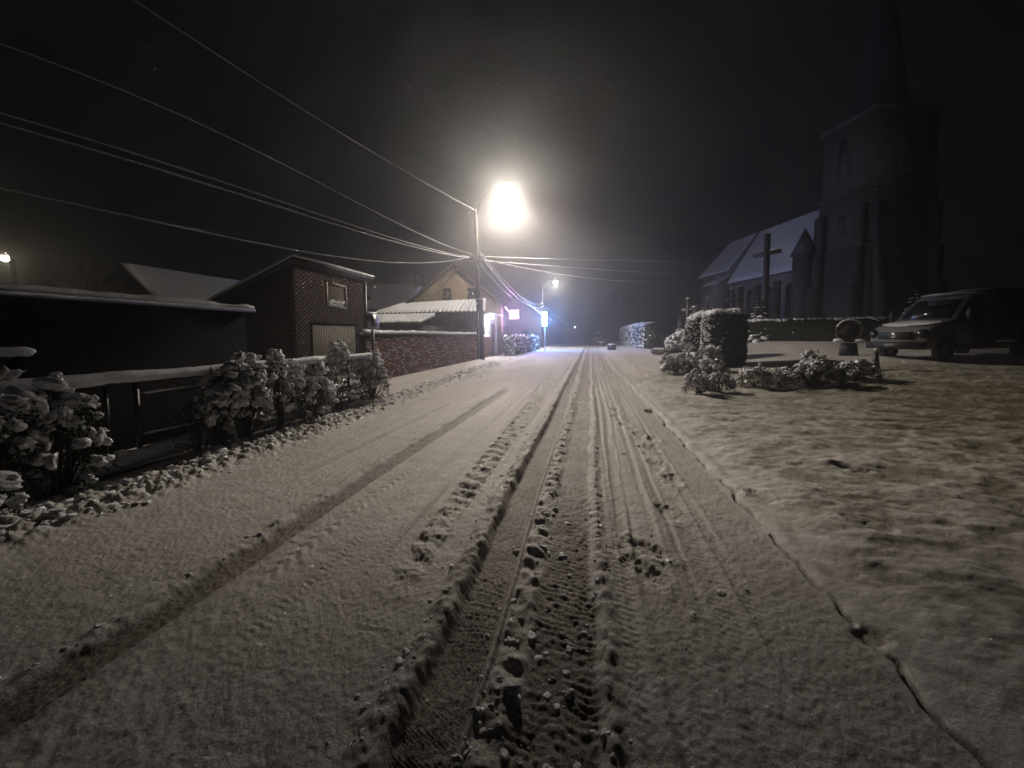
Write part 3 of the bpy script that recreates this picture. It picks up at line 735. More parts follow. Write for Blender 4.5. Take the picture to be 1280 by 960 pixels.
# yellow house with the gable to the camera
t = gable('gabled_house', 'ochre gabled house with two dark upper windows behind the shed', -14.4, -6.95, 31, 39, 4.15, 7.15, 'y', M['render_yellow'], over=.35, snow=.05)
t.rotation_euler = (0, 0, R(9)); t.location.x -= .75
for x, in ((-.55,), (1.45,)): window(t, (x, -4.0, 4.95), .72, 1.05)
window(t, (3.725, -1.2, 1.9), 1.1, 1.3, '+x'); window(t, (3.725, 2.0, 1.9), 1.1, 1.3, '+x')
d_ = B().rng(3.70, 3.76, .2, 1.2, 0, 2.1).build('door', M['wood'], t)
B().box((3.79, 1.05, 1.05), (.05, .05, .12)).build('handle', M['steel'], d_)
roll([(4.12, -4.1, 3.93), (4.12, 4.1, 3.93)], .07, 'snow', t, seed=4, step=.2)
for s_ in (-1, 1): B().prism([(s_ * .02, 7.17), (s_ * 4.1, 3.86), (s_ * 4.1, 4.12), (s_ * .02, 7.42)][::s_], 1, -4.40, -4.34).build('bargeboard', M['wood'], t)

# shed with the corrugated roof, front to the road with its lit porch
t = empty('corrugated_shed', (-11, 28.2, 0), 'grey sheet metal shed with a low corrugated snowy roof beside the house', 'shed')
B().rng(-3.9, 3.75, -1.7, 2.6, -.1, 3.2).build('wall', M['render_dark'], t)
sh = MB()
for k in range(33): sh.rng(.0 + k * .115, .06 + k * .115, -1.76, -1.70, 1.5, 3.18)
sh.build('sheet_panel', M['sheet'], t, kind='stuff')
B().rng(-.08, -.01, -1.80, -1.69, 1.0, 3.2).build('frame', M['iron'], t)
q = [(-4.2, -2.0, 3.30), (4.05, -2.0, 3.30), (2.9, 2.6, 4.45), (-4.2, 2.6, 4.3)]
r_ = MB(); r_.add([(a, b, c) for a, b, c in q] + [(a, b, c - .08) for a, b, c in q], [(0, 1, 2, 3), (7, 6, 5, 4), (0, 4, 5, 1), (1, 5, 6, 2), (2, 6, 7, 3), (3, 7, 4, 0)])
r_ = r_.build('roof', M['sheet'], t)
# corrugated snow: ridged sheet
nu, nv = 260, 10; u = np.linspace(0, 1, nu)[None, :, None]; v = np.linspace(0, 1, nv)[:, None, None]; q = [np.array(p) for p in q]
P = (q[0] * (1 - u) + q[1] * u) * (1 - v) + (q[3] * (1 - u) + q[2] * u) * v
P = P + np.array([0, 0, 1.]) * (.05 + .11 * np.abs(np.sin(u * 26 * np.pi)) ** .6); P[0, :, 2] -= .10; P[0, :, 1] -= .02
ii = np.arange(nv - 1)[:, None] * nu; jj = np.arange(nu - 1)[None]; F_ = np.stack([ii + jj, ii + jj + 1, ii + nu + jj + 1, ii + nu + jj], -1).reshape(-1, 4)
m_ = MB(); m_.add(P.reshape(-1, 3), F_.astype(np.int32)); m_.build('snow', M['snow'], r_, True)
# front to the road
fr = MB(); fr.rng(3.75, 3.80, -1.5, 2.4, 0, 3.15); fr.build('front', M['render_pale'], t)
B().rng(3.80, 3.84, .2, .3, 0, 2.6).rng(3.80, 3.84, 1.5, 1.6, 0, 2.6).rng(3.80, 3.84, .3, 1.5, 2.5, 2.6).build('door_frame', M['white_paint'], t)
d_ = B().rng(3.80, 3.825, .3, 1.5, 0, 2.5).build('door', M['render_dark'], t)
B().box((3.85, 1.35, 1.1), (.05, .04, .14)).build('handle', M['steel'], d_)
B().rng(3.80, 3.835, -1.2, -.5, 1.0, 2.3).build('notice_board', simple('white enamel', (.8, .8, .8), (.7, .7, .7), 3, .4, 0), t)
B().rng(3.86, 3.95, 1.72, 2.0, 0, 2.9).build('pillar', M['render_pale'], t)
B().rng(3.79, 4.3, -1.75, 2.6, 3.16, 3.24).build('canopy', M['sheet'], t)

# lean-to roof behind the garden wall
t = empty('lean_to', (-11, 21.5, 0), 'low lean-to with a ribbed snowy roof just behind the garden wall', 'shed')
B().rng(-1.8, 1.5, -.5, 3.5, 0, 2.3).build('wall', M['render_dark'], t)
q = [(-2.6, -.8, 2.36), (1.75, -.8, 2.36), (1.75, 1.6, 2.95), (-2.6, 1.6, 2.95)]
rr = MB(); rr.add(q + [(a, b, c - .07) for a, b, c in q], [(0, 1, 2, 3), (7, 6, 5, 4), (0, 4, 5, 1), (1, 5, 6, 2), (2, 6, 7, 3), (3, 7, 4, 0)]); r_ = rr.build('roof', M['sheet'], t)
nu = 160; u = np.linspace(0, 1, nu)[None, :, None]; q = [np.array(p) for p in q]
P = (q[0] * (1 - u) + q[1] * u) * (1 - v) + (q[3] * (1 - u) + q[2] * u) * v; P = P + np.array([0, 0, 1.]) * (.03 + .09 * np.abs(np.sin(u * 22 * np.pi)) ** .6)
ii = np.arange(nv - 1)[:, None] * nu; jj = np.arange(nu - 1)[None]; F_ = np.stack([ii + jj, ii + jj + 1, ii + nu + jj + 1, ii + nu + jj], -1).reshape(-1, 4)
m_ = MB(); m_.add(P.reshape(-1, 3), F_.astype(np.int32)); m_.build('snow', M['snow'], r_, True)

# house with chimney further back
t = gable('distant_house', 'dim house with snowy roof and tall chimney left of the ochre gable', -30.5, -20.9, 44, 52, 5.0, 8.1, 'x', M['render_dark'], snow=.1)
c_ = B().rng(4.0, 5.0, -.5, .4, 7.6, 9.5).rng(3.9, 5.1, -.6, .5, 9.5, 9.65).build('chimney', M['brick_dark'], t)
B().tube([(4.5, 0, 9.65), (4.5, 0, 10.2)], .14, 8).build('chimney_pot', M['brick_dark'], c_)
B().prism([(-3.45, 5.6), (-2.4, 5.6), (-2.4, 6.6)], 0, -3.3, -.9).build('dormer', M['black_wood'], t)
gable('distant_house', 'dim house roof rising above the black shed at far left', -38, -30, 24, 37, 3.6, 7.1, 'y', M['render_dark'], snow=.1)
bare_tree('bare_tree', 'dark bare tree left of the dim roof above the black shed', (-30.5, 19.5, 0), 6.8, 12)

# buildings further down the road, left side
t = gable('roadside_house', 'dark house behind the blue lit sign down the road', -13, -6.4, 53, 66, 4.2, 7.0, 'y', M['render_dark'], snow=.1)
window(t, (3.3, -3, 1.7), 1.2, 1.3, '+x'); window(t, (1.2, -6.5, 1.7), 1.2, 1.3)
gable('roadside_house', 'farthest house dissolving into haze where the road ends', -12, -5.2, 72, 88, 4.0, 7.0, 'y', M['render_dark'], snow=.1)

# ------------------------------------------------------------------ lamps
def light(name, loc, energy, col, rad, parent):
    l = bpy.data.lights.new(name, 'POINT'); l.energy = energy; l.color = col; l.shadow_soft_size = rad
    o = bpy.data.objects.new(name, l); COL.objects.link(o); o.parent = parent; o.location = loc; return o
WARM = (1.0, .80, .58)
def street_lamp(name, label, base, h, arm, rad, energy, col, glowst, group=None, pole_mat=None, pr=(.13, .08)):
    """arm: (dx, dy) from pole head to the lantern."""
    t = empty(name, base, label, 'street lamp', group)
    B().tube([(0, 0, -.1), (0, 0, h * .5), (0, 0, h - .3)], [pr[0], (pr[0] + pr[1]) / 2, pr[1]], 10).build('pole', pole_mat or M['pole'], t, True)
    dx, dy = arm
    B().tube([(0, 0, h - .7), (dx * .3, dy * .3, h - .1), (dx * .7, dy * .7, h + .14), (dx, dy, h + .16)], .035, 8).build('arm', M['steel'], t, True)
    ln = B(); V, F = ICO[2]; V = V.copy(); V[:, 2] = np.maximum(V[:, 2], -.08)
    ln.add(V * [rad * 1.12, rad * 1.12, rad * .75] + [dx, dy, h + .03], F); ln.build('lantern_hood', M['steel'], t, True)
    bl = B(); V, F = ICO[2]; bl.add(V * [rad, rad, rad] + [dx, dy, h - rad * .35], F)
    bl.build('diffuser', glow('lamp glow ' + name + str(h), col, glowst, True), t, True)
    roll([(dx - rad * .5, dy, h + rad * .72), (dx + rad * .5, dy, h + rad * .72)], rad * .3, 'snow', t)
    light('lamp', (dx, dy, h - rad * .4), energy * .3, col, rad * .8, t)
    l = bpy.data.lights.new('lamp_beam', 'SPOT'); l.energy = energy; l.color = col; l.shadow_soft_size = rad * .6; l.spot_size = R(152); l.spot_blend = 1.0
    o = bpy.data.objects.new('lamp_beam', l); COL.objects.link(o); o.parent = t; o.location = (dx, dy, h - rad * .4); return t

# main lamp on the wooden utility pole
PX, PY = -6.92, 24.5
t = empty('utility_pole', (PX, PY, 0), 'tall wooden utility pole carrying cables and the bright street lamp', 'utility pole')
B().tube([(.05, 0, -.1), (0, 0, 4), (-.08, 0, 9.5)], [.17, .14, .085], 12).build('pole', M['pole'], t, True)
B().tube([(.22, 0, -.1), (.18, 0, 4.0)], [.13, .10], 10).build('strut', M['pole'], t, True)
B().tube([(.05, -.15, -.1), (.03, -.14, 3.2)], .03, 6).build('conduit', M['steel'], t, True)
B().rng(-.2, .35, -.18, .18, 3.9, 3.98).build('band', M['steel'], t)
B().box((-.35, -.05, 6.45), (1.3, .08, .08)).build('crossarm', M['iron'], t)
for k in (-.85, -.35, .15): B().tube([(k, -.05, 6.49), (k, -.05, 6.62)], .035, 6).build('insulator', M['iron'], t)
B().tube([(-.06, 0, 8.9), (.3, 0, 10.1), (1.0, 0, 10.70), (1.8, 0, 10.80)], .014, 8).build('arm', M['iron'], t, True)
LR = .66  # globe radius, oversized to stand in for the glare disc round the lamp
V, F = ICO[3]; V2 = V.copy(); V2[:, 2] = np.maximum(V2[:, 2], -.05); m_ = B(); m_.add(V2 * [LR * .35, LR * .35, LR * .12] + [1.85, 0, 10.82], F)
h_ = m_.build('lantern', M['steel'], t, True)
m_ = B(); m_.add(V * [LR, LR, LR] + [1.85, 0, 10.1], F); m_.build('diffuser', glow('warm lamp glare globe', (1, .92, .80), 60, True), h_, True)  # oversized globe standing in for the glare round the lamp
light('lamp', (1.85, 0, 10.05), LAMP_MAIN * .043, (1.0, .87, .72), LR * .8, t)
sl_ = bpy.data.lights.new('lamp_beam', 'POINT'); sl_.energy = LAMP_MAIN; sl_.color = (1.0, .885, .755); sl_.shadow_soft_size = LR * .6
so_ = bpy.data.objects.new('lamp_beam', sl_); COL.objects.link(so_); so_.parent = t; so_.location = (1.85, 0, 10.0)
def photometry(l, stops, house):
    """Street lantern optics: strength by angle from straight down, weaker on the house side."""
    l.use_nodes = True; nt = l.node_tree; nt.nodes.clear(); L = nt.links.new
    tc = N(nt, 'ShaderNodeTexCoord'); sx = N(nt, 'ShaderNodeSeparateXYZ'); L(tc.outputs['Normal'], sx.inputs[0])
    ng = N(nt, 'ShaderNodeMath', operation='MULTIPLY'); L(sx.outputs['Z'], ng.inputs[0]); ng.inputs[1].default_value = SGN
    ac = N(nt, 'ShaderNodeMath', operation='ARCCOSINE'); L(ng.outputs[0], ac.inputs[0])
    mr = N(nt, 'ShaderNodeMapRange'); mr.inputs['From Max'].default_value = math.pi; L(ac.outputs[0], mr.inputs[0])
    cr = N(nt, 'ShaderNodeValToRGB'); e = cr.color_ramp.elements
    while len(e) < len(stops): e.new(.5)
    for i, (d, v) in enumerate(stops): e[i].position = d / 180; e[i].color = (v, v, v, 1)
    L(mr.outputs[0], cr.inputs[0])
    hx = N(nt, 'ShaderNodeMapRange'); hx.inputs['From Min'].default_value = -.34; hx.inputs['From Max'].default_value = .17
    hx.inputs['To Min'].default_value = house; hx.inputs['To Max'].default_value = 1
    L(sx.outputs['X'], hx.inputs[0])
    fx = N(nt, 'ShaderNodeMapRange'); fx.inputs['From Min'].default_value = .30; fx.inputs['From Max'].default_value = .85
    fx.inputs['To Min'].default_value = 1; fx.inputs['To Max'].default_value = .34; L(sx.outputs['X'], fx.inputs[0])
    m0 = N(nt, 'ShaderNodeMath', operation='MULTIPLY'); L(hx.outputs[0], m0.inputs[0]); L(fx.outputs[0], m0.inputs[1])
    mu = N(nt, 'ShaderNodeMath', operation='MULTIPLY'); L(cr.outputs[0], mu.inputs[0]); L(m0.outputs[0], mu.inputs[1])
    em = N(nt, 'ShaderNodeEmission'); L(mu.outputs[0], em.inputs['Strength']); o = N(nt, 'ShaderNodeOutputLight'); L(em.outputs[0], o.inputs[0])
SGN = -1
photometry(sl_, [(0, .09), (35, .15), (47, .30), (56, .62), (61, .86), (64, 1.0), (65.4, 1.0), (66.3, .45), (67.1, .14), (68.8, .055), (76, .022), (90, .005)], .12)

street_lamp('street_lamp', 'second lit street lamp farther down the road, above the blue sign', (-5.9, 50.2, 0), 8.2, (1.7, -.6), .26, 3600, (1, .95, .88), 60, 'street lamps beyond the pole')
street_lamp('street_lamp', 'small lit lamp at far left above the black shed roof', (-26.6, 14.2, 0), 5.75, (-1.6, .6), .17, 260, (1, .86, .62), 30, 'street lamps beyond the pole')

# lit signs
def sign(name, label, c, w, h, d, col, st, energy, post=None, halo=None):
    t = empty(name, (c[0], c[1], 0), label, 'sign')
    B().box((0, 0, c[2]), (w + .08, d, h + .08)).build('housing', M['white_paint'], t)
    for s in (-1, 1): B().box((0, s * (d / 2 + .012), c[2]), (w, .02, h)).build('face', glow(name + ' glow', col, st), t)
    if post: post(t)
    for s in (-1, 1): light('glow', (0, s * (d / 2 + .35), c[2]), energy, halo or col, .2, t)
    return t
sign('shop_sign', 'square pink lit sign on the front corner of the ochre house', (-6.35, 33.6, 3.42), .78, .72, .16, (1, .62, .95), 7, 450,
     lambda t: B().tube([(-.55, 0, 3.42), (-.38, 0, 3.42)], .03, 6).build('bracket', M['iron'], t), (.75, .35, 1))
sign('pharmacy_sign', 'tall narrow blue lit sign at the roadside beyond the hedge', (-4.75, 42.5, 3.35), .55, 1.55, .2, (.45, .8, 1), 5, 1500,
     lambda t: B().tube([(0, 0, -.1), (0, 0, 2.6)], .06, 8).build('post', M['steel'], t), (.14, .36, 1))
def wall_lamp(label, c, rad, energy, col, st, back):
    t = empty('wall_lamp', c, label, 'lamp', 'small wall lamps')
    B().box((back * .5, 0, 0), (abs(back), .06, .06)).build('bracket', M['iron'], t)
    m = B(); V, F = ICO[2]; m.add(V * rad, F); m.build('diffuser', glow('wall lamp glow' + str(c[1]), col, st, True), t, True)
    light('lamp', (0, 0, 0), energy, col, rad * .7, t)
wall_lamp('round white porch lamp under the corrugated shed canopy', (-6.78, 27.35, 2.92), .15, 320, (.9, .95, 1), 22, -.3)
wall_lamp('small white lamp just left of the blue lit sign', (-5.9, 53.2, 3.4), .10, 60, (.8, .9, 1), 10, -.4)
wall_lamp('tiny distant lamp at the end of the road', (-3.4, 90, 3.4), .11, 40, (1, .95, .9), 9, -1.2)

# ------------------------------------------------------------------ cables
def cable(label, pts, r, group='snow covered overhead cables'):
    P = np.array(pts); n = 60; d = np.r_[0, np.cumsum(np.linalg.norm(np.diff(P, axis=0), axis=1))]; k = 2 if 'topmost' in label else min(3, len(P) - 1)
    s = np.linspace(0, d[-1], n)
    # smooth cubic through the plan of the span, so that it hangs in one curve
    co = [np.polyfit(d / d[-1], P[:, a], k) for a in range(3)]
    Q = np.stack([np.polyval(c, s / d[-1]) for c in co], 1); rr = r * (.8 + .5 * fbm(s * 1.3, s * 0, 3, 2))
    m = MB(); m.tube(Q, rr, 6); o = m.build('overhead_cable', M['cable'], None, True, label=label, cat='cable', group=group); return o
cable('topmost cable rising from the tip of the utility pole to upper left', [(-7.0, 24.4, 9.41), (-9.12, 20.02, 9.9), (-10.66, 16.82, 10.53), (-11.9, 14.26, 11.03), (-12.7, 12.61, 11.55), (-13.61, 10.73, 11.98), (-14.5, 8.8, 12.3)], .016)
cable('cable climbing left from the crossarm, second from the top', [(-7.16, 24.07, 6.63), (-10.09, 18.01, 7.59), (-11.76, 14.55, 8.35), (-13.06, 11.86, 8.91), (-14.09, 9.72, 9.19), (-14.88, 8.09, 9.2), (-15.47, 6.87, 9.16)], .021)
cable('upper of the two thick bundled cables leaving the pole to the left', [(-7.28, 23.81, 6.41), (-9.5, 19.23, 6.54), (-11.29, 15.52, 6.80), (-12.58, 12.85, 7.08), (-13.55, 10.84, 7.34), (-14.31, 9.27, 7.42), (-14.93, 8.0, 7.46), (-15.52, 6.78, 7.48)], .026)
cable('lower of the two thick bundled cables leaving the pole to the left', [(-7.28, 23.81, 6.35), (-9.5, 19.22, 6.4), (-11.3, 15.51, 6.57), (-12.59, 12.84, 6.84), (-13.56, 10.83, 7.08), (-14.32, 9.26, 7.18), (-14.93, 7.99, 7.2), (-15.53, 6.76, 7.22)], .030)
cable('lowest cable on the left, sagging over the brick garage', [(-7.28, 23.81, 6.39), (-8.58, 21.13, 5.74), (-9.73, 18.75, 5.33), (-10.93, 16.27, 5.12), (-12.02, 14.01, 5.16), (-13.14, 11.69, 5.35), (-14.22, 9.45, 5.45), (-14.98, 7.9, 5.55), (-15.57, 6.67, 5.62)], .026)
cable('upper cable crossing the road towards the church', [(-6.82, 24.69, 6.59), (-4.78, 27.65, 6.99), (-1.15, 32.92, 7.62), (4.75, 41.48, 8.82), (12.87, 53.27, 10.56)], .032)
cable('middle cable crossing the road towards the church', [(-6.83, 24.71, 6.34), (-4.86, 28.1, 6.69), (-1.2, 34.41, 7.23), (5.22, 45.48, 8.33), (14.45, 61.4, 10.16)], .034)
cable('lowest sagging cable crossing the road towards the church', [(-6.8, 24.7, 6.5), (-6.02, 25.64, 6.37), (-3.28, 28.99, 6.21), (-1.1, 31.65, 6.11), (4.42, 38.4, 6.42), (10.59, 45.94, 7.34)], .027)
cable('thick cable sagging down the road from the pole to the second lamp', [(-6.9, 24.6, 6.8), (-6.88, 25.89, 6.61), (-6.75, 28.69, 5.96), (-6.51, 33.52, 5.24), (-6.18, 40.23, 4.73), (-5.84, 47.29, 4.86), (-5.8, 50.1, 5.3)], .045)
cable('thin cable sagging just above the thick one down the road', [(-6.9, 24.6, 7.0), (-6.87, 26.24, 6.72), (-6.69, 29.78, 6.12), (-6.36, 36.59, 5.26), (-6.08, 42.36, 5.1), (-5.83, 50.1, 5.7)], .03)
cable('service cable from the pole to the front corner of the ochre house', [(-6.95, 24.6, 6.4), (-6.95, 24.94, 6.29), (-6.93, 28.21, 5.73), (-6.9, 33.7, 5.14), (-6.87, 38.55, 4.77)], .018)
cable('short service cable slanting from the pole to the corrugated roof', [(-7.3, 24.7, 6.45), (-7.93, 25.21, 6.43), (-9.59, 26.4, 5.48), (-12.18, 28.27, 4.45)], .024)

# ------------------------------------------------------------------ roadside beyond the pole
def lumpy_hedge(label, x0, x1, y0, y1, z1, seed, n):
    t = empty('snowy_hedge', ((x0 + x1) / 2, (y0 + y1) / 2, 0), label, 'hedge'); rn = np.random.default_rng(seed); fo, sn = MB(), MB()
    w, d = (x1 - x0) / 2, (y1 - y0) / 2
    for k in range(n):
        a, b = rn.random() * 2 - 1, rn.random() * 2 - 1; u = rn.random() ** .6
        edge = rn.integers(3)
        if edge == 0: a = math.copysign(1, rn.random() - .3)
        elif edge == 1: b = math.copysign(1, rn.random() - .8)
        else: u = 1 - .1 * rn.random()
        zt = z1 * (.9 + .18 * vn(np.array([b * d]), np.array([a * 3.]), seed)[0])
        c = np.array([a * w * (1 - .25 * u), b * d, u * zt])
        C = c + rn.normal(size=(8, 3)) * .1; fo.leaves(C, rn.normal(size=(8, 3)) + [a, b, -.2], .16, .5)
        if rn.random() < .7: s = .07 + .09 * rn.random(); sn.blob(c + [0, 0, .08], (s, s * 1.1, s * .8), 1, .6)
    B().rng(-w * .6, w * .6, -d + .2, d - .2, 0, z1 * .75).build('trunk', M['bark'], t)
    fo.build('foliage', M['leaf'], t, kind='stuff'); sn.build('snow', M['snow'], t, True, 'stuff')
lumpy_hedge('snow plastered roadside hedge in front of the pink lit sign', -6.7, -5.75, 31.0, 45.5, 1.5, 4, 1300)

def bin_box(label, x, y, w, d, h):
    t = empty('grit_bin', (x, y, gz(x, y)), label, 'bin', 'dark boxes at the right road edge')
    m = B().box((0, 0, h / 2), (w, d, h), taper=1.06); m.build('body', M['plastic'], t)
    B().box((0, 0, h + .03), (w * 1.1, d * 1.1, .06)).build('lid', M['plastic'], t)
    s = MB(); s.blob((0, 0, h + .09), (w * .55, d * .55, .09), 2, .2); s.build('snow', M['snow'], t, True)
bin_box('nearer dark box with a snow lid at the right road edge', 2.15, 42.4, .8, .6, .48)
bin_box('farther dark box by the parked van on the right road edge', 1.6, 57.5, .85, .6, .5)

# ------------------------------------------------------------------ vehicles
def lathe_wheel(parent, c, r, w):
    """Wheel whose axle lies along local y."""
    an = np.linspace(0, 2 * np.pi, 25)[:-1]
    prof = [(.62 * r, -w / 2), (.95 * r, -w / 2), (r, -w * .35), (r, w * .35), (.95 * r, w / 2), (.62 * r, w / 2)]
    V = np.array([(c[0] + q * math.cos(a), c[1] + y, c[2] + q * math.sin(a)) for q, y in prof for a in an]); n = len(an)
    F = [(i * n + k, i * n + (k + 1) % n, (i + 1) * n + (k + 1) % n, (i + 1) * n + k) for i in range(len(prof) - 1) for k in range(n)]
    wh = MB(); wh.add([(c[0], c[1], c[2])], []); wh = B(); wh.tube([(c[0], c[1] - .03, c[2]), (c[0], c[1] + .03, c[2])], r * .2, 10); o = wh.build('wheel', M['steel'], parent)
    m = MB(); m.add(V, np.array(F)); m.build('tyre', M['rubber'], o, True)
    m = MB()
    for s in (-1, 1):
        m.add([(c[0] + .62 * r * math.cos(a), c[1] + s * w * .42, c[2] + .62 * r * math.sin(a)) for a in an] + [(c[0], c[1] + s * w * .25, c[2])], [(k, (k + 1) % n, n) for k in range(n)])
    m.build('rim', M['steel'], o, True)

def loft(stations, mat_, name, parent, smooth=False):
    """stations: list of equal length closed outlines."""
    A = np.array(stations, float); s, n = A.shape[:2]; m = MB()
    i = np.arange(s - 1)[:, None] * n; j = np.arange(n)[None]; k = (j + 1) % n
    m.add(A.reshape(-1, 3), np.stack([i + j, i + k, i + n + k, i + n + j], -1).reshape(-1, 4).astype(np.int32))
    m.L += [np.arange(n)[::-1], np.arange(n) + (s - 1) * n]; m.T.append(np.array([n, n]))
    return m.build(name, mat_, parent, smooth)

def truck():
    a = R(200)   # heading: towards the road and slightly to the camera
    cx, cy = 11.65 + .0, 16.75
    t = empty('box_truck', (cx, cy, gz(12.5, 17.8) - .02), 'pale grey truck with a dark cargo box parked before the church hedge', 'truck', rz=a)
    # local: x forward, front bumper at x=0, body behind (negative x); left side at y=0, right side at y=-2
    # a: heading 200 deg means local +x = (-.94,-.34); local +y = (.34,-.94) -> towards the camera, so left side y=0 faces it
    prof = [(-3.15, .42), (-.10, .42), (.0, .52), (.02, .80), (-.06, 1.12), (-.30, 1.26), (-1.05, 1.44), (-1.22, 1.50), (-1.95, 2.30), (-2.25, 2.44), (-3.05, 2.46), (-3.15, 2.38)]
    st = []
    for y, k, zt in ((-2.0, .10, -.06), (-1.93, .03, -.01), (-1.0, 0, .0), (-.07, .03, -.01), (0, .10, -.06)):
        row = []
        for x, z in prof:
            yy = y; inset = .16 * max(0, (z - 1.35) / 1.1)
            yy = y + (inset if y < -1 else -inset) * (abs(y + 1)) 
            xx = x - k * (1 if x > -.5 else 0) - .10 * abs(y + 1) ** 2 * (1 if x > -2 else 0)
            row.append((xx, yy, z + (zt if z > 1.5 else 0)))
        st.append(row)
    body = loft(st, M['white_paint'], 'body', t, False)
    # windscreen set proud of the slope
    def slab(name, pts, th, mt, par, nrm):
        p = np.array(pts, float); n = np.array(nrm, float); n /= np.linalg.norm(n); m = MB(); k = len(p)
        m.add(np.r_[p + n * .004, p + n * th], [tuple(range(k))[::-1], tuple(range(k, 2 * k))] + [(i, (i + 1) % k, k + (i + 1) % k, k + i) for i in range(k)]); return m.build(name, mt, par)
    slab('windscreen', [(-1.34, -1.80, 1.53), (-1.255, -1.0, 1.53), (-1.34, -.20, 1.53), (-1.95, -.30, 2.22), (-1.875, -1.0, 2.24), (-1.95, -1.70, 2.22)], .035, M['glass'], t, (.75, 0, .66))
    dr = slab('door', [(-1.32, .001, .62), (-1.32, .001, 1.40), (-2.55, .001, 1.42), (-2.55, .001, .62)], .015, M['white_paint'], t, (0, 1, 0))
    slab('window', [(-1.52, -.005, 1.45), (-2.10, -.125, 2.18), (-2.50, -.125, 2.20), (-2.50, -.005, 1.45)], .02, M['glass'], dr, (0, 1, .15))
    B().box((-2.42, .03, 1.28), (.18, .03, .04)).build('handle', M['plastic'], dr)
    slab('rear_window', [(-2.60, -.005, 1.47), (-2.60, -.125, 2.20), (-3.02, -.125, 2.20), (-3.02, -.005, 1.47)], .02, M['glass'], t, (0, 1, .15))
    B().box((.0, -1.0, .92), (.08, 1.15, .26)).build('grille', M['plastic'], t)
    for z in (.86, .93, 1.0): B().box((.045, -1.0, z), (.02, 1.05, .018)).build('grille_bar', M['chrome'], t)
    B().tube([(.05, -1.0 + .11 * math.cos(q), .94 + .11 * math.sin(q)) for q in np.linspace(0, 2 * np.pi, 20)], .010, 5, False).build('emblem', M['chrome'], t, True)
    for y in (-.16, -1.84):
        h = MB(); h.blob((-.13, y, .98), (.16, .15, .17), 2, .0); h.build('headlight', M['glass'], t, True)
        q = MB(); q.blob((-.02, y + (.04 if y < -1 else -.04), 1.0), (.05, .06, .06), 2, 0); q.build('reflector', M['chrome'], t, True)
    B().box((-.02, -1.0, .55), (.20, 1.95, .26), taper=.97).build('bumper', M['plastic'], t)
    B().box((.10, -1.0, .56), (.02, .52, .11)).build('number_plate', M['white_paint'], t)
    for y in (.0, -2.0):
        s = 1 if y == 0 else -1
        B().tube([(-1.55, y, 1.5), (-1.48, y + s * .22, 1.55)], .02, 6).build('mirror_arm', M['plastic'], t)
        m = MB(); m.blob((-1.46, y + s * .26, 1.66), (.06, .10, .20), 2, .05); m.build('mirror', M['plastic'], t, True)
    for y in (.02, -2.02):   # dark arches
        an = np.linspace(0, np.pi, 14); m = MB(); m.tube([(-.92 + .44 * math.cos(q), y, .40 + .44 * math.sin(q)) for q in an], .045, 6); m.build('wheel_arch', M['plastic'], t, True)
        lathe_wheel(t, (-.92, y - (.11 if y > 0 else -.11), .36), .36, .24); lathe_wheel(t, (-4.5, y - (.11 if y > 0 else -.11), .36), .36, .24)
    B().rng(-6.8, -3.22, -2.08, .06, .72, .84).build('flatbed', M['iron'], t)
    B().rng(-6.8, -3.22, -2.06, .04, .845, 2.62).build('cargo_box', M['black_wood'], t)
    for k in range(5): B().rng(-3.30 - k * .78, -3.24 - k * .78, .041, .065, .845, 2.6).build('box_rib', M['iron'], t)
    q = MB(); q.blob((-5.0, -1.0, 2.63), (1.78, 1.0, .07), 3, .1); q.build('snow', M['snow'], t, True)
    B().rng(-6.0, -.6, -1.35, -.65, .38, .60).build('chassis', M['plastic'], t)
    sn = MB(); sn.blob((-2.5, -1.0, 2.47), (.62, .88, .05), 3, .12); sn.build('snow', M['snow'], t, True)
    sn = MB(); sn.blob((-.72, -1.0, 1.37), (.48, .82, .05), 3, .2, Euler((0, R(13), 0)).to_matrix()); sn.build('snow', M['snow'], t, True)
truck()

def far_van():
    x, y = 1.55, 71
    t = empty('parked_van', (x, y, 0), 'small snow covered van far down the road on the right', 'van')
    prof = [(0, .35), (0, .8), (.25, 1.0), (.95, 1.12), (1.5, 1.85), (4.2, 1.9), (4.3, .35)]
    loft([[(-.92, a, z) for a, z in prof], [(-.86, a, z + .02) for a, z in prof], [(.86, a, z + .02) for a, z in prof], [(.92, a, z) for a, z in prof]], M['white_paint'], 'body', t)
    m = MB(); m.add([(-.75, .93, 1.16), (.75, .93, 1.16), (.68, 1.42, 1.76), (-.68, 1.42, 1.76), (-.75, .9, 1.17), (.75, .9, 1.17), (.68, 1.39, 1.78), (-.68, 1.39, 1.78)], [(0, 1, 2, 3), (4, 7, 6, 5), (0, 4, 5, 1), (2, 6, 7, 3), (1, 5, 6, 2), (0, 3, 7, 4)]); m.build('windscreen', M['glass'], t)
    for s in (-1, 1):
        B().box((s * .68, -.01, .72), (.3, .06, .16)).build('headlight', M['glass'], t)
        for yy in (.8, 3.5): B().tube([(s * .72, yy, .31), (s * .9, yy, .31)], .31, 16).build('wheel', M['rubber'], t)
    B().box((0, -.03, .45), (1.7, .1, .18)).build('bumper', M['plastic'], t)
    m = MB(); m.blob((0, 2.9, 1.95), (.85, 1.4, .10), 2, .1); m.build('snow', M['snow'], t, True)
    m = MB(); m.blob((0, .55, 1.07), (.8, .4, .07), 2, .1); m.build('snow', M['snow'], t, True)
far_van()

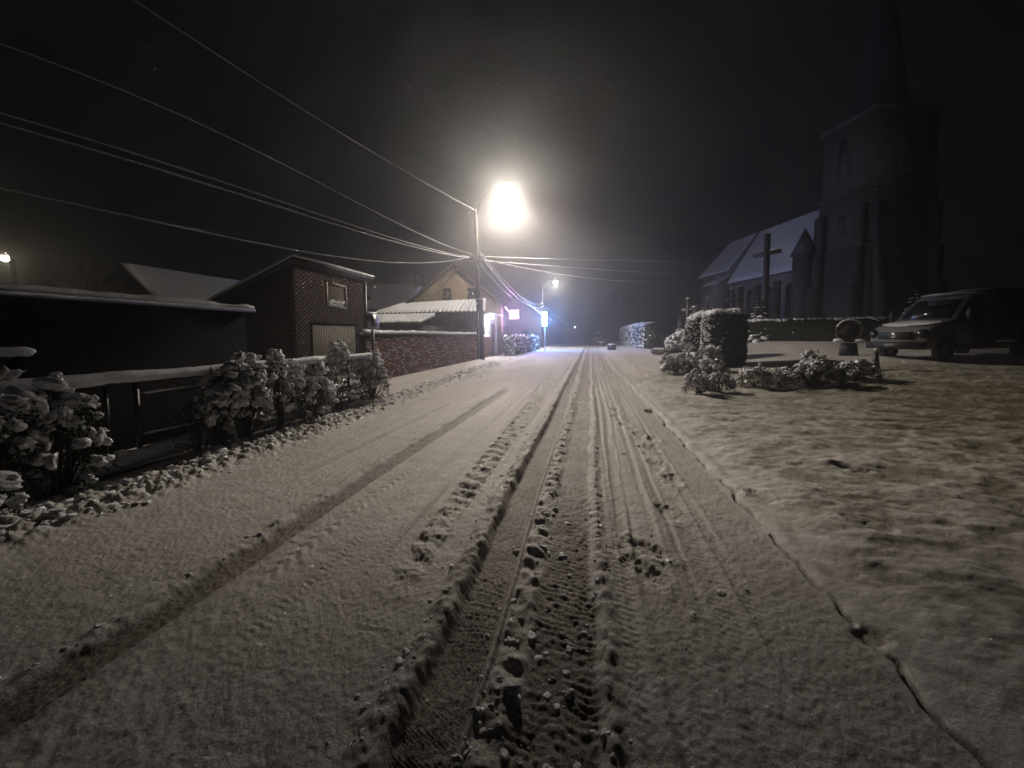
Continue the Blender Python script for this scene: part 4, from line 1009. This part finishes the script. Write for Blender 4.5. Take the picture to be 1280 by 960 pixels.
# ------------------------------------------------------------------ right: hedges, cemetery
hedge('clipped_hedge', 'long clipped hedge row along the right road edge, snow on its side', (4.9, 6.2, 36.5, 75), .05, 2.75, 21, None, 1, .55, dens=30, leaf=.16, blob=.12)
hedge('topiary_block', 'tall square clipped shrub, black side and pale snowy top', (4.95, 6.55, 18.3, 19.9), .12, 2.62, 22, 'clipped shrubs at the churchyard entrance', 1, .6, dens=420, leaf=.075, cat='topiary', blob=.048)
hedge('topiary_block', 'rounded clipped shrub left of the tall square one, snow dusted', (4.75, 6.45, 21.2, 23.0), .25, 2.72, 23, 'clipped shrubs at the churchyard entrance', .9, .6, lit=(-.8, -.3), rounded=.28, dens=420, leaf=.075, cat='topiary', blob=.045)
t = hedge('clipped_hedge', 'low dark hedge in front of the church, thin snow on top', (-4.2, 4.2, -.4, .4), 1.0, 2.42, 24, None, .8, .2, dens=110, leaf=.09, blob=.06)
t.location = (13.2, 27.4, 1.0); t.rotation_euler = (0, 0, R(-19))
g = 'snowy garden shrubs at the corner of the lawn'
def gs(label, x, y, rad, h, n, leaf, seed, **k): return shrub('garden_shrub', label, g, (x, y, gz(x, y)), rad, h, n, leaf, seed=seed, **k)
gs('wide low shrub nearest the road edge with snow on its left side', 3.55, 16.2, (.85, .7, 0), .72, 150, .14, 31, snow=.8, sub=1)
gs('small leggy shrub in front, bare stems under snow caps', 2.75, 11.0, (.36, .32, 0), .50, 60, .09, 32, snow=.85)
gs('second leggy shrub touching the small front one on its right', 3.35, 11.3, (.30, .28, 0), .46, 46, .09, 33, snow=.85)
gs('low bush between the leggy shrub and the square topiary', 3.95, 14.0, (.42, .42, 0), .62, 60, .12, 34, snow=.85, sub=1)
gs('small shrub like a mushroom right of the square topiary', 4.55, 12.3, (.38, .3, 0), .52, 40, .11, 35, snow=.95)
gs('pale fine twigged shrub left of the large dark bush', 5.2, 12.3, (.55, .45, 0), .50, 90, .07, 36, snow=.6, dens=8, bl=.8)
gs('large dark bush at the middle of the lawn edge', 6.2, 12.7, (.85, .5, 0), .62, 190, .11, 37, snow=.45)
gs('bushy shrub between the dark bush and the tapered post', 7.5, 13.4, (.7, .5, 0), .55, 120, .10, 38, snow=.7)
gs('small yellowish tuft behind the large dark bush', 7.0, 14.4, (.35, .3, 0), .75, 40, .11, 39, snow=.9)
gs('squat bush just behind the square topiary on its left', 4.62, 17.0, (.42, .4, 0), .95, 70, .13, 40, snow=1, sub=1)

t = empty('tapered_post', (9.35, 15.4, gz(9.35, 15.4)), 'small dark tapered post with a snow cap near the truck', 'bollard')
B().tube([(0, 0, -.05), (0, 0, .62)], [.13, .055], 10).build('post', M['iron'], t, True)
m_ = MB(); m_.blob((0, 0, .66), (.08, .08, .05), 2, .5); m_.build('snow', M['snow'], t, True)

t = empty('stone_ring', (10.75, 19.4, gz(10.75, 19.4)), 'upright round stone ring on a plinth beside the truck', 'monument', rz=R(-20))
an = np.linspace(0, 2 * np.pi, 33)
B().tube([(.42 * math.cos(q), 0, 1.02 + .42 * math.sin(q)) for q in an], .055, 8, False).build('ring', M['stone'], t, True)
B().box((0, 0, .25), (.62, .4, .55), taper=.8).build('plinth', M['slate'], t)
B().tube([(0, -.03, 1.02), (0, .03, 1.02)], .33, 20).build('disc', M['rubber'], t, True)
for s in (-1, 1):
    m_ = MB(); m_.blob((s * .36, 0, .62), (.18, .24, .09), 2, .3); m_.build('snow', M['snow'], t, True)
roll([(.42 * math.cos(q), 0, 1.07 + .44 * math.sin(q)) for q in np.linspace(.5, 2.9, 12)], .05, 'snow', t)

# calvary
cz = gz(11.2, 28.9)
t = empty('calvary_cross', (11.17, 28.95, cz), 'tall dark wooden calvary cross rising above the hedge', 'cross', rz=R(-58))
B().box((0, 0, 3.4), (.27, .24, 6.9)).build('post', M['cross_wood'], t)
B().box((0, -.003, 5.62), (1.8, .20, .24)).build('crossbar', M['cross_wood'], t)
B().box((0, 0, .5), (1.3, 1.3, 1.0), taper=.8).build('pedestal', M['stone'], t)
roll([(-.85, 0, 5.76), (.85, 0, 5.76)], .04, 'snow', t, seed=2)
conifer('conifer', 'small snowy conifer at the foot of the tall cross', (10.75, 28.7, cz), 3.0, 1.05, 5)

def grave(kind, label, x, y, h, w=.7, rz=0):
    z = gz(x, y); t = empty('grave_cross' if kind == 'cross' else 'grave_pillar', (x, y, z), label, 'gravestone', 'gravestones behind the clipped shrubs', rz=rz)
    if kind == 'cross':
        B().box((0, 0, h * .14), (.6, .4, h * .28), taper=.9).build('base', M['dark_stone'], t)
        B().box((0, 0, h * .64), (.15, .15, h * .72)).build('shaft', M['dark_stone'], t)
        B().box((0, -.003, h * .76), (w, .13, .15)).build('arm', M['dark_stone'], t)
        m = MB(); m.blob((0, 0, h * 1.0), (.13, .12, .07), 1, .3); m.blob((-w * .3, 0, h * .76 + .09), (w * .22, .08, .04), 1, .3); m.blob((w * .3, 0, h * .76 + .09), (w * .22, .08, .04), 1, .3); m.build('snow', M['snow'], t, True)
    else:
        B().box((0, 0, .35), (.75, .75, .7)).build('base', M['dark_stone'], t)
        B().box((0, 0, .7 + (h - .7) / 2), (.5, .5, h - .7), taper=.62).build('shaft', M['dark_stone'], t)
        m = MB(); m.blob((0, 0, h), (.2, .2, .08), 1, .3); m.blob((0, -.3, .74), (.35, .1, .06), 1, .3); m.build('snow', M['snow'], t, True)
grave('cross', 'broad stone cross between two pillars, behind the round shrub', 8.65, 32.5, 3.5, 1.0, R(10))
grave('pillar', 'left grave pillar rising behind the rounded clipped shrub', 7.75, 32.5, 3.0)
grave('cross', 'thin cross standing left of the tallest grave pillar', 11.0, 34.8, 4.1, .9, R(20))
grave('pillar', 'tallest grave pillar just left of the calvary', 11.7, 35.2, 4.2)
grave('cross', 'snow capped cross on a high base above the snowy flower bush', 6.95, 31.3, 3.7, .8, R(5))
conifer('conifer', 'narrow dark conifer among the graves beside the capped cross', (6.6, 32.2, gz(6.6, 32.2)), 2.7, .45, 9)

t = empty('tomb_slab', (5.3, 29.8, gz(5.3, 29.8)), 'low stone slab under snow at the foot of the flower bush', 'tomb')
B().box((0, 0, .15), (2.0, 1.1, .3)).build('slab', M['dark_stone'], t)
m_ = MB(); m_.blob((0, 0, .33), (1.05, .58, .09), 2, .1); m_.build('snow', M['snow'], t, True)
t = empty('low_wall', (7.4, 28.6, gz(7.4, 28.6)), 'low wall with snow on top right of the snowy flower bush', 'wall')
B().box((0, 0, .45), (1.3, .3, .9)).build('wall', M['stone'], t); roll([(-.65, 0, .95), (.65, 0, .95)], .16, 'snow', t)
shrub('garden_shrub', 'bright bush smothered in snow between the hedge row and round shrub', g, (6.2, 29.2, gz(6.2, 29.2)), (1.15, .9, 0), 1.35, 260, .15, 1.0, seed=51, sub=1, stems=False)
conifer('conifer', 'small snow tipped tree between the church and the truck', (17.2, 25.6, 1.05), 3.0, .9, 14)

# ------------------------------------------------------------------ church
e_ = Vector((.963, .27, 0)); rzc = math.atan2(.27, .963)
t = empty('church', (24.1, 41.4, 1.0), 'stone village church with a tall dark tower and pointed spire', 'church', rz=rzc)
TW, TD = 6.4, 5.4
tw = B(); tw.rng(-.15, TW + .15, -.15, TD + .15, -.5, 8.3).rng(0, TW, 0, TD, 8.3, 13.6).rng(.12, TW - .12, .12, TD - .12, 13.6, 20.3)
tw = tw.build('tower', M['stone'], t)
B().rng(-.3, TW + .3, -.3, TD + .3, 8.25, 8.5).build('cornice', M['stone'], tw); B().rng(-.16, TW + .16, -.16, TD + .16, 13.5, 13.72).build('cornice', M['stone'], tw); B().rng(-.15, TW + .15, -.15, TD + .15, 20.0, 20.35).build('cornice', M['stone'], tw)
bt = MB()
for x, y, dx, dy in ((-.15, .1, -1, 0), (-.15, TD - 1.0, -1, 0), (.1, -.15, 0, -1), (TW - 1.0, -.15, 0, -1), (TW + .15, .1, 1, 0)):
    for z1, p in ((5.0, 1.1), (8.2, .7), (12.0, .4)):
        if dx: bt.rng(*sorted((x, x + dx * p)), y, y + .9, -.5, z1)
        else: bt.rng(x, x + .9, *sorted((y, y + dy * p)), -.5, z1)
bt.build('buttress', M['stone'], tw)
def arch(parent, cx, cy, z0, w, h, n, mt=None, name='window'):
    """Pointed opening with stone surround on wall face n."""
    k = w / 2; pts = [(-k, 0), (k, 0), (k, h - k)] + [(k * math.cos(a), h - k + 1.25 * k * math.sin(a)) for a in np.linspace(.2, np.pi - .2, 7)] + [(-k, h - k)]
    m = MB(); f = MB(); outer = [(x * 1.25, z * 1.05 - .05 if z > 0 else -.12) for x, z in pts]
    if n == '-y': m.prism([(cx + x, z0 + z) for x, z in pts], 1, cy - .09, cy + .02); f.prism([(cx + x, z0 + z) for x, z in outer], 1, cy - .05, cy + .01)
    else: m.prism([(cy + x, z0 + z) for x, z in pts], 0, cx - .09, cx + .02); f.prism([(cy + x, z0 + z) for x, z in outer], 0, cx - .05, cx + .01)
    o = f.build(name, M['stone'], parent); m.build('pane', mt or M['glass'], o)
arch(tw, TW / 2, .12, 15.2, 1.1, 3.2, '-y', M['slate'], 'belfry_opening')
arch(tw, .12, TD / 2 + .3, 15.2, 1.0, 3.2, '-x', M['slate'], 'belfry_opening')
arch(tw, TW / 2, -.15, 1.0, 2.0, 3.6, '-y', M['wood'], 'doorway'); arch(tw, 0, TD / 2, 9.9, .6, 1.6, '-x', M['slate'])
sp = MB(); an = np.arange(8) * np.pi / 4 + np.pi / 8; cx, cy = TW / 2, TD / 2
rings = [(2.75, 20.35), (2.2, 21.3), (1.75, 24.0), (.9, 30.2), (.10, 36.0)]
V_ = [(cx + r * math.cos(a), cy + r * math.sin(a), z) for r, z in rings for a in an]
sp.add(V_, [(i * 8 + k, i * 8 + (k + 1) % 8, i * 8 + 8 + (k + 1) % 8, i * 8 + 8 + k) for i in range(4) for k in range(8)]); sp_ = sp.build('spire', M['slate'], t)
B().box((cx, cy, 36.8), (.1, .1, 1.8)).box((cx, cy - .003, 37.0), (.9, .08, .09)).build('finial', M['iron'], sp_)
# stair turret between tower and nave
m_ = MB(); an = np.arange(8) * np.pi / 4; m_.tube([(-.9, TD + .6, -.5), (-.9, TD + .6, 8.6)], 1.0, 8); tu = m_.build('turret', M['stone'], t)
m_ = MB(); m_.tube([(-.9, TD + .6, 8.6), (-.9, TD + .6, 11.3)], [1.25, .05], 8); m_.build('turret_roof', M['slate'], tu)
# nave: along local +y, centred on x = TW/2
cx = TW / 2; hw = 4.2; y0, y1, y2 = TD, TD + 13.2, TD + 20.6; ze, ze2, zr = 7.5, 9.2, 13.9
nv_ = B().prism([(cx - hw, -.5), (cx + hw, -.5), (cx + hw, ze), (cx, zr), (cx - hw, ze)], 1, y0, y1).build('nave', M['lit_nave_stone'], t)
ch = B().prism([(cx - hw + .3, -.5), (cx + hw - .3, -.5), (cx + hw - .3, ze2), (cx, zr), (cx - hw + .3, ze2)], 1, y1, y2 - .4).build('choir', M['lit_nave_stone'], t)
for a, b, zz, par, hh in ((y0, y1, ze, nv_, hw), (y1 + .05, y2, ze2, ch, hw - .3)):
    for s in (-1, 1):
        sl = (zr - zz) / hh; e = s * (hh + .3); zo = zz - sl * .3; last = par is ch
        P1 = [(cx + e, a, zo + .03), (cx + e, b, zo + .03), (cx, b - (1.2 if last else 0), zr + .03), (cx, a, zr + .03)]
        m = MB(); m.add(P1 + [(x, y, z + .15) for x, y, z in P1], [(0, 1, 2, 3), (7, 6, 5, 4), (0, 4, 5, 1), (1, 5, 6, 2), (2, 6, 7, 3), (3, 7, 4, 0)]); r = m.build('roof', M['slate'], par)
        snow_sheet([(x, y, z + .16) for x, y, z in P1], .10, 'snow', r, 30, 12, 7)
m = B(); sl = (zr - ze) / hw
m.prism([(cx - hw - .4, ze - .35), (cx, zr + .02), (cx + hw + .4, ze - .35), (cx + hw + .4, ze + .20), (cx, zr + .42), (cx - hw - .4, ze + .20)], 1, y1 - .25, y1 + .25); m.build('gable_coping', M['dark_stone'], t)
for k, y in enumerate((y0 + 2.2, y0 + 5.4, y0 + 8.6, y0 + 11.6)):
    arch(nv_, cx - hw, y, 2.4, 1.0, 3.4, '-x')
for y in (y0 + .6, y0 + 3.8, y0 + 7.0, y0 + 10.1, y0 + 12.9): B().rng(cx - hw - .8, cx - hw, y - .3, y + .3, -.5, 4.2).rng(cx - hw - .45, cx - hw, y - .3, y + .3, 4.2, 6.4).build('buttress', M['stone'], nv_)
arch(ch, cx - hw + .3, y1 + 3.6, 3.0, 1.0, 4.2, '-x')
# low aisle roof line along the choir
al = B().prism([(cx - hw - 1.6, -.5), (cx - hw + .29, -.5), (cx - hw + .29, 8.3), (cx - hw - 1.6, 7.2)], 1, y1 - .3, y1 + 3.0).build('side_chapel', M['lit_nave_stone'], t)
snow_sheet([(cx - hw - 1.8, y1 - .4, 7.25), (cx - hw - 1.8, y1 + 3.1, 7.25), (cx - hw + .3, y1 + 3.1, 8.45), (cx - hw + .3, y1 - .4, 8.45)], .1, 'snow', al)
bare_tree('bare_tree', 'hazy bare tree beyond the hedge row at the end of the road', (5.5, 84, 0), 12, 3)
bare_tree('bare_tree', 'faint bare tree behind the choir end of the church', (18, 80, 0), 13, 6)

# ------------------------------------------------------------------ falling snow, haze
def flakes():
    rn = np.random.default_rng(77); n = 5200; m = MB()
    Y = 4 + 42 * rn.random(n); X = (rn.random(n) * 2 - 1) * (4 + Y * .55) - Y * .2; Z = .2 + rn.random(n) * 13
    C = np.stack([X, Y, Z], 1); a = rn.normal(size=(n, 3)); s = (.006 + .010 * rn.random(n) ** 2)[:, None]
    A = a / np.linalg.norm(a, axis=1)[:, None]; Bv = np.cross(A, rn.normal(size=(n, 3))); Bv /= np.linalg.norm(Bv, axis=1)[:, None]; Cv = np.cross(A, Bv)
    V = np.stack([C + A * s, C + Bv * s, C + Cv * s, C - (A + Bv + Cv) * s * .6], 1).reshape(-1, 3); o = (np.arange(n) * 4)[:, None, None]
    m.add(V, (np.array([(0, 1, 2), (0, 3, 1), (1, 3, 2), (2, 3, 0)])[None] + o).reshape(-1, 3))
    m.build('snowfall', M['snow'], kind='stuff', label='scattered snowflakes falling through the light of the street lamp', cat='snowfall')
flakes()
hm = bpy.data.materials.new('haze'); hm.use_nodes = True; nt = hm.node_tree; nt.nodes.clear()
pv = N(nt, 'ShaderNodeVolumePrincipled'); pv.inputs['Color'].default_value = (.93, .93, .95, 1); pv.inputs['Density'].default_value = HAZE; pv.inputs['Anisotropy'].default_value = .84
o_ = N(nt, 'ShaderNodeOutputMaterial'); nt.links.new(pv.outputs[0], o_.inputs['Volume'])
m_ = B(); m_.rng(-180, 180, -180, 180, -1.3, 41); hz_ = m_.build('haze', hm, kind='stuff', label='pale snowy night haze filling the street', cat='haze')
